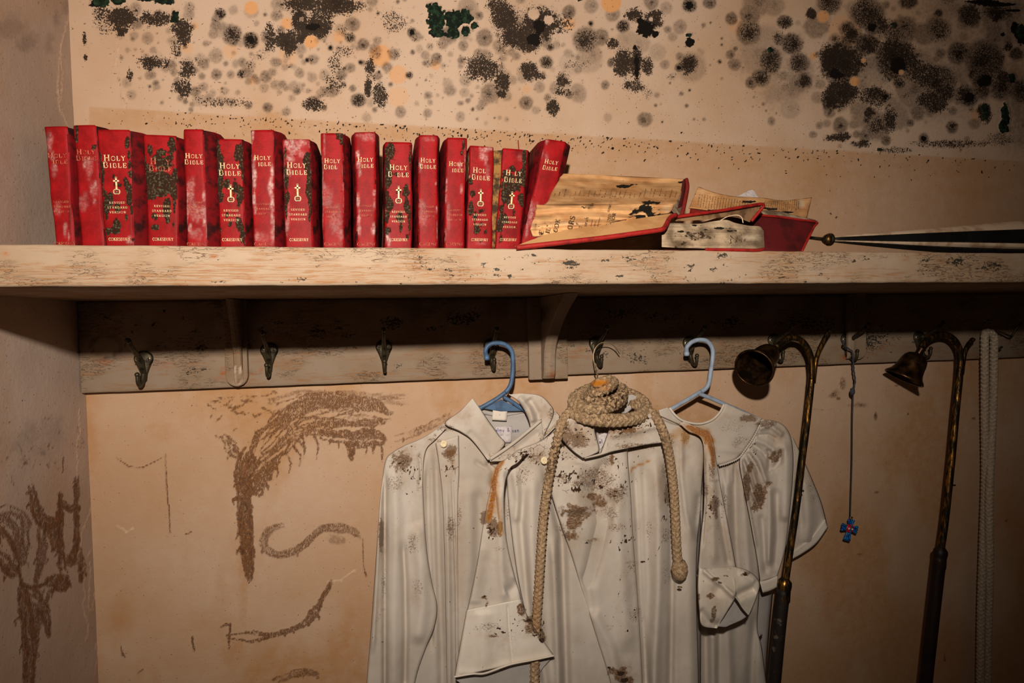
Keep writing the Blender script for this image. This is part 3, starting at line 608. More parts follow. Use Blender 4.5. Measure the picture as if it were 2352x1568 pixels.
# ------------------------------------------------------------------ walls, floor, ceiling
def struct(o): o['kind'] = 'structure'; return o
pxs = np.arange(150, 2352+150, 2.6)
xs = at(pxs, np.full(len(pxs), 784.0), np.zeros(len(pxs)))[:, 0]; xs = xs[xs > X_LEFT+0.002]; xs = np.r_[X_LEFT, xs, 1.9, 2.5]
zs = np.r_[0, .35, .6, np.arange(0.70, 2.36, 0.0026), 2.42, 2.6]
XG, ZG = np.meshgrid(xs, zs); V = np.stack([XG.ravel(), np.zeros(XG.size), ZG.ravel()], -1)
PXw = project(V); gmask = cw.sample('G', PXw)
V[:, 1] -= np.clip(gmask-.2, 0, 1)*0.006*(0.4+fbm(PXw[:, 0]/9, PXw[:, 1]/9, 77)) + 0.0018*(fbm(XG.ravel()*9, ZG.ravel()*9, 3)-.5)+0.0012*np.clip(cw.sample('D', PXw), 0, 1)*vnoise(PXw[:, 0]/4, PXw[:, 1]/4, 5)
ed = 250+(PXw[:, 0]-300)*0.058
V[:, 1] -= 0.0012*((PXw[:, 1] < ed) & (V[:, 2] > 1.7))
wb = struct(mesh_obj('wall_back', V, grid_faces(len(zs), len(xs)), M['wall']))
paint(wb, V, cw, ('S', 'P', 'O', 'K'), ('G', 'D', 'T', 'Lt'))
ys = np.r_[np.arange(0, 0.27, 0.003), .3, .45, .7, 1.2, 3.0]*-1
YG, ZG = np.meshgrid(ys, zs[::1]); V = np.stack([np.full(YG.size, X_LEFT), YG.ravel(), ZG.ravel()], -1)
V[:, 0] += 0.002*(fbm(YG.ravel()*10+9, ZG.ravel()*10, 6)-.5)
wl = struct(mesh_obj('wall_left', V, grid_faces(len(zs), len(ys))[:, ::-1], M['wall_side'])); paint(wl, V, cs, ('S', 'P', 'O', 'K'), ('G', 'D', 'T', 'Lt'))
V, F = box(2.5, 2.56, -3.0, 0.05, 0, 2.6); struct(mesh_obj('wall_right', V, F, M['wall_side'], smooth=False))
V, F = box(X_LEFT-.06, 2.56, -3.0, 0.05, -0.05, 0); struct(mesh_obj('floor', V, F, plain('worn_floor', s2l(104, 84, 66), 0.7, ns=8), smooth=False))
V, F = box(X_LEFT-.06, 2.56, -3.0, 0.05, 2.6, 2.66); struct(mesh_obj('ceiling', V, F, M['wall_side'], smooth=False))

# ------------------------------------------------------------------ shelf with brackets
csf = Canvas()
for i in range(170):
    x = rng.gauss(1350, 260) if rng.random() < .6 else rng.uniform(0, 2352); csf.blob('P', x, rng.uniform(585, 650), rng.uniform(8, 32), rng.uniform(4, 10), rng.uniform(.25, .8), .9, .4)
for q in "1660 588 28;1390 598 20;1310 605 30;1440 595 20;1960 600 10;1990 595 14;2200 600 40;2280 610 50;1120 605 12;690 640 20".split(';'):
    a = [float(v) for v in q.split()]; csf.blob('P', a[0], a[1], a[2], a[2]*.45, .85, .8, .4)
for q in "12 585 9 8;492 588 8 4;2082 595 7 4;1098 587 5 3;1650 575 40 3".split(';'):
    a = [float(v) for v in q.split()]; csf.blob('O', a[0], a[1], a[2]*1.5, a[3]*1.5, .9, .9, .5)
W_ = csf._win(-CM, -CM, 2352+CM, 1568+CM); sj, si, XX, YY = W_
tt = np.clip((YY-590)/60, 0, 1)*np.clip(1.25-XX/1900, .1, 1)+np.clip((fbm(XX/120, YY/26, 3)-.45)*2, 0, .6)
csf.layer('T')[sj, si] = tt.astype(np.float32)
shelf = thing('wall_shelf', 'thick white painted shelf plank with crackled peeling front edge across the whole wall', 'shelf', (0.5, -0.2, Z_BOT))
pxs = np.arange(-230, 2352+200, 5.0)
xs = at(pxs, np.full(len(pxs), 610.0), np.full(len(pxs), SH_Y))[:, 0]; xs = xs[xs > X_LEFT+.001]; xs = np.r_[X_LEFT+.001, xs, np.arange(xs[-1]+.02, 2.48, .02)]
ring = [(-0.001, Z_BOT), (-0.1, Z_BOT), (-.2, Z_BOT), (-.3, Z_BOT), (SH_Y+.002, Z_BOT)] + [(SH_Y, z) for z in np.linspace(Z_BOT+.0015, Z_TOP-.0015, 14)] + [(SH_Y+.002, Z_TOP), (-.36, Z_TOP), (-.3, Z_TOP), (-.2, Z_TOP), (-.1, Z_TOP), (-0.001, Z_TOP)]
ring = np.array(ring); XG = np.repeat(xs[:, None], len(ring), 1); V = np.stack([XG, np.repeat(ring[None, :, 0], len(xs), 0), np.repeat(ring[None, :, 1], len(xs), 0)], -1).reshape(-1, 3)
nz = fbm(V[:, 0]*40, V[:, 2]*260, 8)
fr = (np.abs(V[:, 1]-SH_Y) < .003); V[fr, 1] += (0.0016*(nz-.5))[fr]
V[fr, 2] += 0.001*(fbm(V[fr, 0]*30, V[fr, 0]*0, 4)-.5)
b_ = mesh_obj('shelf_board', V, grid_faces(len(xs), len(ring)), M['plank'], shelf); paint(b_, V, csf, ('S', 'P', 'O', 'K'), ('G', 'D', 'T', 'Lt'))
# hook rail
cr_ = Canvas()
for i in range(260):
    x = rng.uniform(190, 2352); y = rng.triangular(690, 850, 740)
    cr_.blob('P', x, y, rng.uniform(6, 22), rng.uniform(4, 10), rng.uniform(.3, .85), .9, .5)
for q in "900 740 60 24;1080 730 90 30;1000 755 40 12;1420 720 90 30;1520 730 90 30;1680 740 60 30;1460 820 50 24;1390 815 20 14;560 790 40 22;460 800 26 30;240 730 30 18;450 855 30 14;720 760 40 20;640 740 20 14;800 770 30 14;2000 780 100 40;1850 740 100 40".split(';'):
    a = [float(v) for v in q.split()]; cr_.blob('P', a[0], a[1], a[2], a[3], .8, .9, .4)
for i in range(28):
    a = i/28*6.28; cr_.blob('S', 245+34*math.cos(a)+rng.uniform(-4, 4), 795+25*math.sin(a), rng.uniform(5, 11), v=rng.uniform(.5, 1), soft=.9)
cr_.hole(('S', 'P'), 248, 797, 18)
for i in range(12): cr_.blob('K', 285+i*2.4+rng.uniform(-3, 3), 765+i*6.5, 3.2, 5, .8, .8, .6)
cr_.blob('K', 192, 803, 6, 6, 1, .6, .5); cr_.blob('K', 186, 735, 5, 7, 1, .6, .5); cr_.blob('S', 480, 670, 30, 16, .8, .9, .5); cr_.blob('S', 500, 695, 14, 10, .8, .9, .5)
for q in "513 855 12 16 1;580 860 12 5 .9;573 807 5 8 .8;748 857 7 4 .8;1165 805 14 8 .7;510 870 20 4 .7;1564 825 5 10 .5;1945 820 20 8 .9;1975 800 12 26 .6;2025 797 5 5 .8;1330 800 8 8 .3;360 838 60 10 .35;240 830 30 10 .5;600 850 10 10 .5".split(';'):
    a = [float(v) for v in q.split()]; cr_.blob('O', a[0], a[1], a[2], a[3], a[4], .7, .5)
for i in range(90): cr_.blob('K', rng.gauss(470, 60), rng.gauss(800, 50), rng.uniform(1, 3), v=.9, soft=.7, rough=.4)
for i in range(80): cr_.blob('K', rng.gauss(300, 70), rng.gauss(745, 26), rng.uniform(1, 3), v=.9, soft=.7, rough=.4)
for i in range(260): cr_.blob('K', rng.uniform(600, 2000), rng.triangular(690, 850, 730), rng.uniform(1, 2.6), v=.9, soft=.7, rough=.4)
W_ = cr_._win(-CM, -CM, 2352+CM, 1568+CM); sj, si, XX, YY = W_
cr_.layer('T')[sj, si] = np.clip((fbm(XX/110, YY/20, 5)-.35)*1.6, 0, .8).astype(np.float32)
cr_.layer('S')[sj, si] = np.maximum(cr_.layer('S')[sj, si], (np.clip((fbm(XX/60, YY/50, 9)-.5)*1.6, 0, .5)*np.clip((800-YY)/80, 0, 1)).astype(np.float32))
Z_RB = 1.60-0.107
rail = thing('hook_rail', 'wide mould-spotted white board under the shelf that carries the row of coat hooks', 'hook rail', (0.5, -0.01, Z_RB))
pxs = np.arange(150, 2500, 7.0); xs = at(pxs, np.full(len(pxs), 800.0), np.full(len(pxs), -0.018))[:, 0]; xs = np.r_[X_LEFT+.002, xs[xs > X_LEFT+.004]]; xs = np.r_[xs, np.arange(xs[-1]+.02, 2.48, .02)]
ring = np.array([(-0.0025, Z_RB)]+[(-0.017, Z_RB), (-.0182, Z_RB+.0012)]+[(-.0182, z) for z in np.linspace(Z_RB+.005, Z_BOT-.0005, 26)]+[(-.0025, Z_BOT-.0005)])
V = np.stack([np.repeat(xs[:, None], len(ring), 1), np.repeat(ring[None, :, 0], len(xs), 0), np.repeat(ring[None, :, 1], len(xs), 0)], -1).reshape(-1, 3)
V[:, 2] += np.where(V[:, 2] < Z_RB+.003, 0.0012*(fbm(V[:, 0]*22, V[:, 0]*0, 9)-.5), 0)
o = mesh_obj('board', V, grid_faces(len(xs), len(ring)), M['rail'], rail); paint(o, V, cr_, ('S', 'P', 'O', 'K'), ('G', 'D', 'T', 'Lt'))
# brackets (parts of the shelf): base plate + curved arm
cb = Canvas()
for q in "1235 720 16 34 .9;1232 830 14 30 .8;1222 860 10 14 .9;1290 840 8 22 .8;1225 780 10 40 .5;520 700 8 20 .4;1970 700 30 60 .5".split(';'):
    a = [float(v) for v in q.split()]; cb.blob('S', a[0], a[1], a[2], a[3], a[4], .8, .5); cb.blob('P', a[0], a[1], a[2], a[3], a[4], .8, .5)
for q in "528 860 6 22 .9;560 840 5 40 .8;545 875 5 8 1;1270 860 12 14 .9;530 820 4 40 .7".split(';'):
    a = [float(v) for v in q.split()]; cb.blob('O', a[0], a[1], a[2], a[3], a[4], .8, .4)
cb.stroke('Lt', [(541, 840, 2), (535, 860, 3), (537, 880, 3), (548, 884, 3), (560, 876, 3), (560, 862, 3), (552, 845, 2)], .8, .5, .2, 4)
def bracket(px0, px1, arm0, arm1, pybot, reach, rounded):
    zb = A1(px0, pybot, -0.024)[2]; x0 = A1(px0, 800, -0.03)[0]; x1 = A1(px1, 800, -.03)[0]
    out = []
    n = 16; pts = [(x0, Z_BOT-.001), (x1, Z_BOT-.001)]
    if rounded: pts += [((x0+x1)/2+(x1-x0)/2*math.cos(a), zb+.018+.018*math.sin(a)) for a in np.linspace(0, -math.pi, 12)]
    else: pts += [(x1, zb), (x0, zb)]
    k = len(pts); V = [(x, -0.0185, z) for x, z in pts]+[(x, -0.030, z) for x, z in pts]
    F = [tuple(range(k))[::-1], tuple(range(k, 2*k))]+[(i, (i+1) % k, k+(i+1) % k, k+i) for i in range(k)]
    o = mesh_obj('bracket_plate', V, F, M['bracket'], shelf, smooth=False); bevel(o, .0015); paint(o, V, cb, ('S', 'P', 'O', 'K'), (None, None, None, 'Lt'))
    a0 = A1(arm0, 850, -0.05)[0]; a1 = A1(arm1, 850, -0.05)[0]; zz = np.linspace(zb+.003, Z_BOT-.001, 26); u = (zz-zb)/(Z_BOT-zb)
    pr = 0.030+reach*(0.10+0.10*u+0.80*np.clip((u-.30)/.70, 0, 1)**1.9); pr[0] -= .006; pr[1] -= .002
    V = []; F = []
    ux = [0, .12, .5, .88, 1.0]; uo = [0.0, .003, .0045, .003, 0.0]
    for z, p in zip(zz, pr):
        V.append((a0, -.030, z))
        for s, oo in zip(ux, uo): V.append((a0+(a1-a0)*s, -(p+oo), z))
        V.append((a1, -.030, z))
    for i in range(len(zz)-1):
        for j in range(6): F.append((i*7+j, i*7+j+1, i*7+7+j+1, i*7+7+j))
    F.append((0, 1, 2, 3, 4, 5, 6)); F.append(tuple(range((len(zz)-1)*7, len(zz)*7))[::-1])
    o = mesh_obj('bracket_arm', V, F, M['bracket'], shelf, smooth=False); paint(o, np.array(V), cb, ('S', 'P', 'O', 'K'), (None, None, None, 'Lt'))
    return o
bracket(515, 567, 532, 552, 888, 0.045, True)
bracket(1215, 1304, 1250, 1277, 872, 0.16, False)
bracket(1950, 1990, 1962, 1980, 826, 0.03, True)

# ------------------------------------------------------------------ coat hooks
def coat_hook(px, py, label, turn=0.0):
    c = A1(px, py, -0.0185); t = thing('coat_hook', label, 'hook', c, 'double coat hooks along the board')
    # teardrop plate
    ol = []
    for a in np.linspace(math.radians(-35), math.radians(215), 22): ol.append((0.0145*math.cos(a), 0.006+0.0135*math.sin(a)))
    ol += [(-.0085, -.010), (-.005, -.020), (-.0035, -.031), (0, -.034), (.0035, -.031), (.005, -.020), (.0085, -.010)]
    k = len(ol); V = []; F = []
    for s, y in ((1.0, 0.0), (1.0, -.0022), (.82, -.0040)):
        for x, z in ol: V.append((c[0]+x*s, c[1]+y, c[2]+z*s))
    for l in range(2): F += [(l*k+i, l*k+(i+1) % k, (l+1)*k+(i+1) % k, (l+1)*k+i) for i in range(k)]
    F.append(tuple(range(2*k, 3*k)))
    mesh_obj('plate', V, F, M['iron'], t)
    P = lambda x, y, z: (c[0]+x+y*turn*-1, c[1]-y, c[2]+z)
    V, F = tube([P(0, .003, -.020), P(0, .010, -.008), P(0, .016, .006), P(0, .030, .016), P(0, .046, .026), P(0, .056, .036)], [.0042, .0048, .0045, .0038, .0032, .0030], 10, 26)
    s1 = lathe(P(0, .056, .034), (0, -.5, .6), [(0, -.001), (.0034, .001), (.0044, .004), (.0034, .0075), (0, .009)], 12)
    V, F = join((V, F), s1); mesh_obj('upper_prong', V, F, M['iron'], t)
    V, F = tube([P(0, .003, -.012), P(0, .007, -.024), P(0, .014, -.034), P(0, .023, -.036), P(0, .029, -.030), P(0, .030, -.020)], [.004, .0042, .0036, .0032, .0028, .0028], 10, 26)
    V, F = join((V, F), lathe(P(0, .030, -.021), (0, 0, 1), [(0, -.001), (.0034, .001), (.0040, .0035), (.003, .006), (0, .0075)], 12)); mesh_obj('lower_prong', V, F, M['iron'], t)
    for sx in (-.0088, .0088):
        V, F = lathe(P(sx, .0036, .006), (0, -1, 0), [(.0036, 0), (.0036, .0006), (.0028, .0015), (0, .0018)], 14)
        b = []
        for q in (box(c[0]+sx-.0022, c[0]+sx+.0022, c[1]-.0062, c[1]-.005, c[2]+.006-.0005, c[2]+.006+.0005), box(c[0]+sx-.0005, c[0]+sx+.0005, c[1]-.0062, c[1]-.005, c[2]+.006-.0022, c[2]+.006+.0022)): b.append(q)
        s = mesh_obj('screw', V, F, M['screw'], t); 
        V, F = join(*b); mesh_obj('screw_slot', V, F, M['black_cloth'], s, smooth=False)
    return t
coat_hook(331, 832, 'tarnished double coat hook nearest the left wall corner')
coat_hook(619, 812, 'empty double coat hook just right of the first shelf bracket')
coat_hook(882, 804, 'empty double coat hook seen straight on, two bright screws showing')
coat_hook(1128, 801, 'coat hook that carries the blue plastic hanger')
coat_hook(1369, 795, 'coat hook that carries the thin wire hanger above the coiled cord')
coat_hook(1583, 794, 'coat hook that carries the pale blue plastic hanger')
coat_hook(1777, 787, 'coat hook behind the bell of the nearer brass candle snuffer')
coat_hook(1944, 785, 'coat hook that holds the string of the small blue cross')
coat_hook(2110, 780, 'coat hook behind the farther brass candle snuffer')
t = thing('wire_hook', 'bent dark wire hook at the right that holds the pale rope', 'hook', A1(2285, 770, -.0185))
pp = [(2281, 792), (2276, 775), (2282, 762), (2300, 763), (2322, 771), (2334, 755), (2348, 740)]
V, F = tube([A1(x, y, -.02-.045*k/6) for k, (x, y) in enumerate(pp)], .0022, 8, 40); mesh_obj('upper_arm', V, F, M['iron'], t)
V, F = tube([A1(x, y, Y) for x, y, Y in ((2281, 790, -.022), (2277, 800, -.03), (2290, 803, -.045), (2302, 796, -.055))], .0024, 8, 24); mesh_obj('lower_arm', V, F, M['iron'], t)
# ------------------------------------------------------------------ stroke lettering (slab serif)
def arc(cx, cy, rx, ry, a0, a1, n=12): return [(cx+rx*math.cos(math.radians(a)), cy+ry*math.sin(math.radians(a))) for a in np.linspace(a0, a1, n)]
TK, TN, SF = .15, .075, .07
def _v(x, y0=0, y1=1, s=(1, 1), w=.13):
    r = [([(x, y0), (x, y1)], TK)]
    if s[0]: r.append(([(x-w, y0+SF/2), (x+w, y0+SF/2)], SF))
    if s[1]: r.append(([(x-w, y1-SF/2), (x+w, y1-SF/2)], SF))
    return r
GL = {
 'H': (.95, _v(.2)+_v(.75)+[([(.2, .5), (.75, .5)], TN)]),
 'O': (.92, [(arc(.46, .5, .36, .44, 0, 180), .12), (arc(.46, .5, .36, .44, 180, 360), .12), (arc(.12, .5, .02, .2, -90, 90, 4), .07), (arc(.8, .5, .02, .2, -90, 90, 4), .07)]),
 'L': (.78, _v(.2)+[([(.2, .05), (.68, .05)], TN), ([(.66, .02), (.68, .3)], TN)]),
 'Y': (.85, [([(.12, 1), (.43, .5)], TK*.9), ([(.74, 1), (.43, .5)], TN), ([(.43, .5), (.43, 0)], TK), ([(.3, .04), (.56, .04)], SF), ([(0, .96), (.26, .96)], SF), ([(.62, .96), (.86, .96)], SF)]),
 'B': (.82, _v(.2, w=.1)+[([(.2, .95)]+arc(.42, .74, .22, .21, 90, -90)+[(.2, .53)], TN*1.3), ([(.2, .53)]+arc(.45, .29, .26, .24, 90, -90)+[(.2, .05)], TN*1.3)]),
 'I': (.44, _v(.22)),
 'E': (.78, _v(.2)+[([(.2, .95), (.66, .95)], TN), ([(.2, .5), (.52, .5)], TN), ([(.2, .05), (.68, .05)], TN), ([(.66, .98), (.66, .75)], TN), ([(.68, .02), (.68, .28)], TN), ([(.52, .62), (.52, .38)], TN)]),
 'R': (.85, _v(.2)+[([(.2, .95)]+arc(.42, .73, .22, .22, 90, -90)+[(.2, .51)], TN*1.3), ([(.42, .5), (.76, .04)], TK*.85)]),
 'V': (.85, [([(.1, 1), (.43, 0)], TK*.9), ([(.76, 1), (.43, 0)], TN), ([(0, .96), (.24, .96)], SF), ([(.64, .96), (.86, .96)], SF)]),
 'S': (.7, [(arc(.36, .73, .24, .22, 20, 270)+arc(.36, .27, .26, .23, 90, -160), .12)]),
 'D': (.9, _v(.2)+[([(.2, .95)]+arc(.4, .5, .38, .45, 90, -90)+[(.2, .05)], .12)]),
 'T': (.8, _v(.4, s=(1, 0))+[([(.06, .95), (.74, .95)], TN), ([(.07, .98), (.07, .74)], TN), ([(.73, .98), (.73, .74)], TN)]),
 'A': (.88, [([(.42, 1), (.1, 0)], TN), ([(.42, 1), (.76, 0)], TK), ([(.22, .34), (.62, .34)], TN), ([(0, .04), (.22, .04)], SF), ([(.62, .04), (.88, .04)], SF)]),
 'N': (.92, [([(.18, 0), (.18, 1)], TN), ([(.18, 1), (.74, 0)], TK), ([(.74, 0), (.74, 1)], TN), ([(.06, .04), (.3, .04)], SF), ([(.62, .96), (.86, .96)], SF), ([(.04, .96), (.2, .96)], SF)]),
 'C': (.82, [(arc(.46, .5, .34, .44, 45, 315), .13), ([(.72, .95), (.72, .7)], TN)]),
 'K': (.9, _v(.2)+[([(.22, .42), (.7, .96)], TN), ([(.38, .56), (.78, .04)], TK*.9), ([(.58, .96), (.84, .96)], SF)]),
 'U': (.88, [([(.18, 1), (.18, .35)]+arc(.44, .32, .26, .28, 180, 360)+[(.7, 1)], TN*1.3), ([(.05, .96), (.31, .96)], SF), ([(.58, .96), (.82, .96)], SF)]),
 'a': (.6, [(arc(.28, .25, .2, .2, 0, 360), .1), ([(.48, .5), (.48, 0)], .12)]),
 'l': (.3, [([(.14, 0), (.14, 1)], .12)]),
 'm': (.9, [([(.12, 0), (.12, .5)], .11), (arc(.28, .32, .16, .17, 180, 0)+[(.44, 0)], .1), (arc(.6, .32, .16, .17, 180, 0)+[(.76, 0)], .1)]),
 'y': (.6, [([(.08, .5), (.28, .02)], .11), ([(.5, .5), (.18, -.28)], .09)]),
 's': (.5, [(arc(.22, .37, .13, .11, 20, 270, 8)+arc(.22, .13, .15, .12, 90, -160, 8), .09)]),
 'o': (.6, [(arc(.28, .25, .2, .22, 0, 360), .1)]),
 'n': (.6, [([(.12, 0), (.12, .5)], .11), (arc(.3, .32, .18, .17, 180, 0)+[(.48, 0)], .1)]),
 '&': (.8, [([(.7, 0), (.2, .72)]+arc(.35, .8, .16, .16, 190, -20, 8)+[(.15, .35)]+arc(.32, .2, .2, .19, 160, 360, 8)+[(.62, .45)], .1)]),
 'i': (.3, [([(.14, 0), (.14, .5)], .12), ([(.14, .66), (.14, .78)], .12)]),
 'r': (.45, [([(.12, 0), (.12, .5)], .11), (arc(.3, .3, .17, .17, 170, 60, 5), .09)]),
 'c': (.5, [(arc(.28, .25, .18, .22, 50, 310), .1)]),
 'h': (.6, [([(.12, 0), (.12, 1)], .11), (arc(.3, .32, .18, .17, 180, 0)+[(.48, 0)], .1)]),
 '.': (.3, [([(.12, 0), (.12, .1)], .12)]), ' ': (.45, []), '_': (.72, [])}
def ribbon(pts, w):
    V = []; F = []
    p = np.array(pts, float)
    for a, b in zip(p[:-1], p[1:]):
        d = b-a; L = np.hypot(*d)
        if L < 1e-6: continue
        d /= L; nrm = np.array([-d[1], d[0]])*w/2; e = d*w*0.12
        k = len(V); V += [a-nrm-e, b-nrm+e, b+nrm+e, a+nrm-e]; F.append((k, k+1, k+2, k+3))
    return V, F
def text2d(s, h, small=None, track=0.06, cx=0.0, y0=0.0, wid=1.0):
    """2-D strokes; characters after the first are small caps when small is given"""
    V = []; F = []; x = 0
    for i, ch in enumerate(s):
        sc = h*(small if (small and i > 0) else 1.0); w, st = GL[ch]
        for pts, tk in st:
            v, f = ribbon([(p[0]*wid, p[1]) for p in pts], tk); k = len(V)
            V += [(x+q[0]*sc, y0+q[1]*sc) for q in v]; F += [tuple(j+k for j in g) for g in f]
        x += (w*wid+track)*sc
    V = np.array(V).reshape(-1, 2)
    if len(V): V[:, 0] += cx-x/2
    return V, F
def join2(items):
    V = []; F = []; k = 0
    for v, f in items:
        if len(v) == 0: continue
        V.append(v); F += [tuple(j+k for j in g) for g in f]; k += len(v)
    return np.vstack(V), F

# ------------------------------------------------------------------ standing books
ck = Canvas()      # layers G mould, W white bloom, K dark, R darker red
def many(canvas, layer, txt, soft=.7, rough=.45):
    for q in txt.replace('\n', '').split(';'):
        if not q.strip(): continue
        a = [float(v) for v in q.split()]; k = 1.38 if layer == 'G' else 1.0; canvas.blob(layer, a[0], a[1], a[2]*k, a[3]*k, a[4], soft, rough)
many(ck, 'G', """176 315 3 14 .8;292 330 5 14 .9;303 320 4 6 .8;296 355 5 10 .7;298 380 4 8 .7;302 400 8 10 .9;290 420 6 10 .6;270 425 8 5 .8;300 440 10 14 .7;240 445 6 10 .6;245 480 7 22 .95;253 460 6 18 .8;270 478 7 9 .95;288 412 5 5 .9;297 455 6 20 .6;268 515 8 14 .9;262 528 12 8 .8;290 498 4 6 .9;248 530 5 8 .8;230 380 3 40 .5;260 405 3 5 .7;236 400 4 40 .5;310 550 6 8 .6;302 480 4 12 .6;
345 345 6 12 .8;370 350 10 10 .8;395 335 10 18 .85;362 365 16 10 .9;385 372 12 12 .7;340 395 9 14 .9;350 420 18 20 1;372 412 20 22 1;390 425 18 16 1;402 400 8 20 .8;345 450 12 10 .9;372 440 14 10 .9;400 445 10 12 .8;383 478 7 24 .95;385 500 5 12 .9;355 497 6 8 1;358 522 9 6 .9;398 515 3 8 .7;400 465 4 20 .6;333 400 4 60 .5;375 380 20 8 .8;412 345 5 30 .6;365 550 3 6 .7;
500 345 3 8 .8;545 340 5 10 .8;552 350 7 20 .85;543 360 6 12 .7;520 420 7 11 1;505 450 10 18 1;502 425 5 12 .8;498 470 5 10 .7;540 430 6 18 .8;551 445 7 20 .7;562 400 7 50 .85;568 480 6 40 .8;545 508 7 12 .95;528 515 4 6 .8;560 545 10 14 .95;552 520 8 10 .8;505 540 4 16 .7;522 492 4 6 .9;565 340 6 20 .9;548 470 4 10 .5;558 375 7 14 .8;
656 390 3 10 .8;658 420 4 18 .9;660 455 5 12 .9;658 480 3 30 .6;705 370 7 18 .95;712 390 7 30 1;710 430 6 26 .95;714 465 6 20 .95;711 490 3 18 .7;713 360 5 10 .7;655 350 3 20 .4;
893 345 12 16 1;890 370 7 12 .95;892 400 8 22 .9;890 420 8 14 .9;886 450 7 16 .85;894 470 8 14 .9;889 500 5 12 .9;890 530 7 12 .6;933 437 7 14 .95;915 440 6 5 .7;918 498 8 10 .95;920 520 4 18 .6;934 398 4 3 .8;935 483 5 8 .9;933 470 5 12 .7;920 520 5 6 .5;935 545 4 4 .9;942 370 3 40 .35;911 400 5 4 .8;940 500 3 40 .4;
1082 415 5 7 .9;1088 400 4 4 .7;1086 445 5 8 .9;1081 480 5 14 1;1093 495 5 10 .8;1088 500 4 5 .7;1106 485 7 4 .8;1096 528 8 10 .95;1115 532 4 5 .9;1104 515 4 6 .6;1090 510 3 20 .4;1105 555 5 4 .5;
1160 400 7 10 .9;1172 412 9 16 1;1168 440 7 26 .95;1180 430 6 12 .9;1158 450 6 20 .7;1155 500 10 14 .95;1148 520 7 14 .9;1152 480 5 12 .8;1192 405 8 18 .8;1203 400 6 24 .9;1196 455 7 12 .95;1200 470 6 8 .9;1165 510 6 7 .8;1180 490 5 12 .5;1168 460 4 16 .9;1205 360 5 30 .9;1178 388 8 7 .8;1150 545 4 10 .6;1190 435 5 10 .7;1158 420 5 8 .9;1146 430 4 12 .5;
216 338 5 6 .8;177 300 3 16 .6;780 312 9 8 .95;785 325 4 10 .8;642 510 8 34 .5;643 545 5 12 .7;957 525 4 14 .8;955 400 3 6 .6;565 560 4 4 .4;505 400 8 60 .5;500 350 6 30 .5;1065 330 4 20 .5;1060 350 3 8 .5""")
many(ck, 'W', """115 330 10 30 .45;120 360 7 14 .5;125 390 10 20 .35;150 530 6 20 .5;158 540 3 14 .8;112 312 7 8 .35;132 480 12 20 .25;
195 375 7 18 .45;215 440 12 30 .35;217 462 5 8 .7;220 420 4 10 .6;190 465 20 24 .25;205 380 10 30 .3;300 555 14 6 .5;296 545 7 6 .4;
440 440 12 30 .35;433 445 4 8 .9;468 450 5 14 .7;437 525 6 16 1;470 510 5 14 .95;476 535 4 20 .6;450 480 24 30 .4;466 490 12 20 .4;430 480 3 60 .8;455 500 20 14 .35;450 540 18 16 .35;
580 312 5 12 1;578 330 3 10 .8;584 370 5 16 .7;584 405 6 30 .95;584 455 5 24 .95;586 480 4 14 .7;624 400 6 30 .9;622 430 8 30 .9;626 465 6 24 .8;625 500 4 30 .6;590 540 7 14 .5;626 540 7 20 .6;636 312 8 12 .85;641 325 5 14 .6;600 545 20 12 .3;577 400 2 120 .5;630 520 4 30 .6;
665 330 16 14 .9;690 325 18 12 .8;680 345 22 14 .65;668 365 12 14 .7;694 355 10 10 .5;662 500 5 40 .35;652 400 3 50 .4;715 330 8 12 .5;665 395 8 14 .4;658 520 5 24 .4;
743 430 8 14 .4;745 330 3 60 .3;750 455 20 30 .22;770 500 20 40 .25;740 440 3 120 .4;782 540 10 14 .4;770 380 6 10 .2;790 420 5 80 .35;799 440 3 100 .5;740 550 3 14 .8;
822 355 5 12 1;824 375 7 14 .8;826 395 5 14 .5;822 460 5 18 .8;824 510 6 28 1;826 530 5 8 1;860 445 5 10 .95;860 470 4 16 .5;858 525 7 16 1;871 460 3 80 .9;872 520 4 40 1;835 310 30 8 .35;850 318 20 8 .4;880 540 8 20 .4;812 440 3 100 .45;
890 540 5 20 1;893 555 6 12 .9;885 480 3 10 .7;880 380 3 30 .4;
965 380 7 18 .5;968 470 14 14 .3;972 500 18 30 .25;1002 420 3 4 .8;1003 482 2 10 .9;985 320 20 8 .25;1005 530 3 30 .4;
1025 425 3 16 .9;1024 455 3 14 .7;1056 380 4 14 .7;1060 435 4 12 .5;1030 500 6 50 .25;1068 370 2 40 .5;1022 540 4 20 .3;
1113 345 12 8 .9;1108 358 10 12 .85;1116 366 7 12 .8;1103 345 5 7 .6;1126 340 8 5 .5;1077 408 3 5 1;1079 480 5 12 .4;1105 560 20 4 .3;1120 400 8 30 .2;
1195 360 12 8 .25;1256 325 10 8 .5;1245 345 4 20 .5;1255 360 6 10 .3;1218 470 6 60 .5;1210 520 5 40 .45;1240 540 20 10 .3;1230 480 16 20 .18;1290 400 4 10 .3;1310 360 8 30 .35;1304 345 6 20 .3""")
many(ck, 'K', "110 312 9 16 .8;104 330 5 40 .6;160 500 4 60 .6;176 500 6 60 .6;225 330 3 30 .6;425 340 3 50 .6;470 330 6 40 .9;485 360 8 90 .85;484 430 8 100 .8;488 500 8 60 .8;628 310 3 14 .6;650 440 5 90 .8;730 400 6 90 .8;762 306 12 4 .5;1192 352 20 10 .5;1175 530 24 24 .35;735 400 3 70 .4;1008 400 4 80 .5;955 420 4 100 .4;1140 350 6 20 .6;1312 370 9 30 .85;1303 400 10 40 .5;1248 350 3 50 .4;880 330 4 16 .5;945 440 4 100 .4;1020 400 6 60 .75;1016 440 7 90 .75", .9, .4)
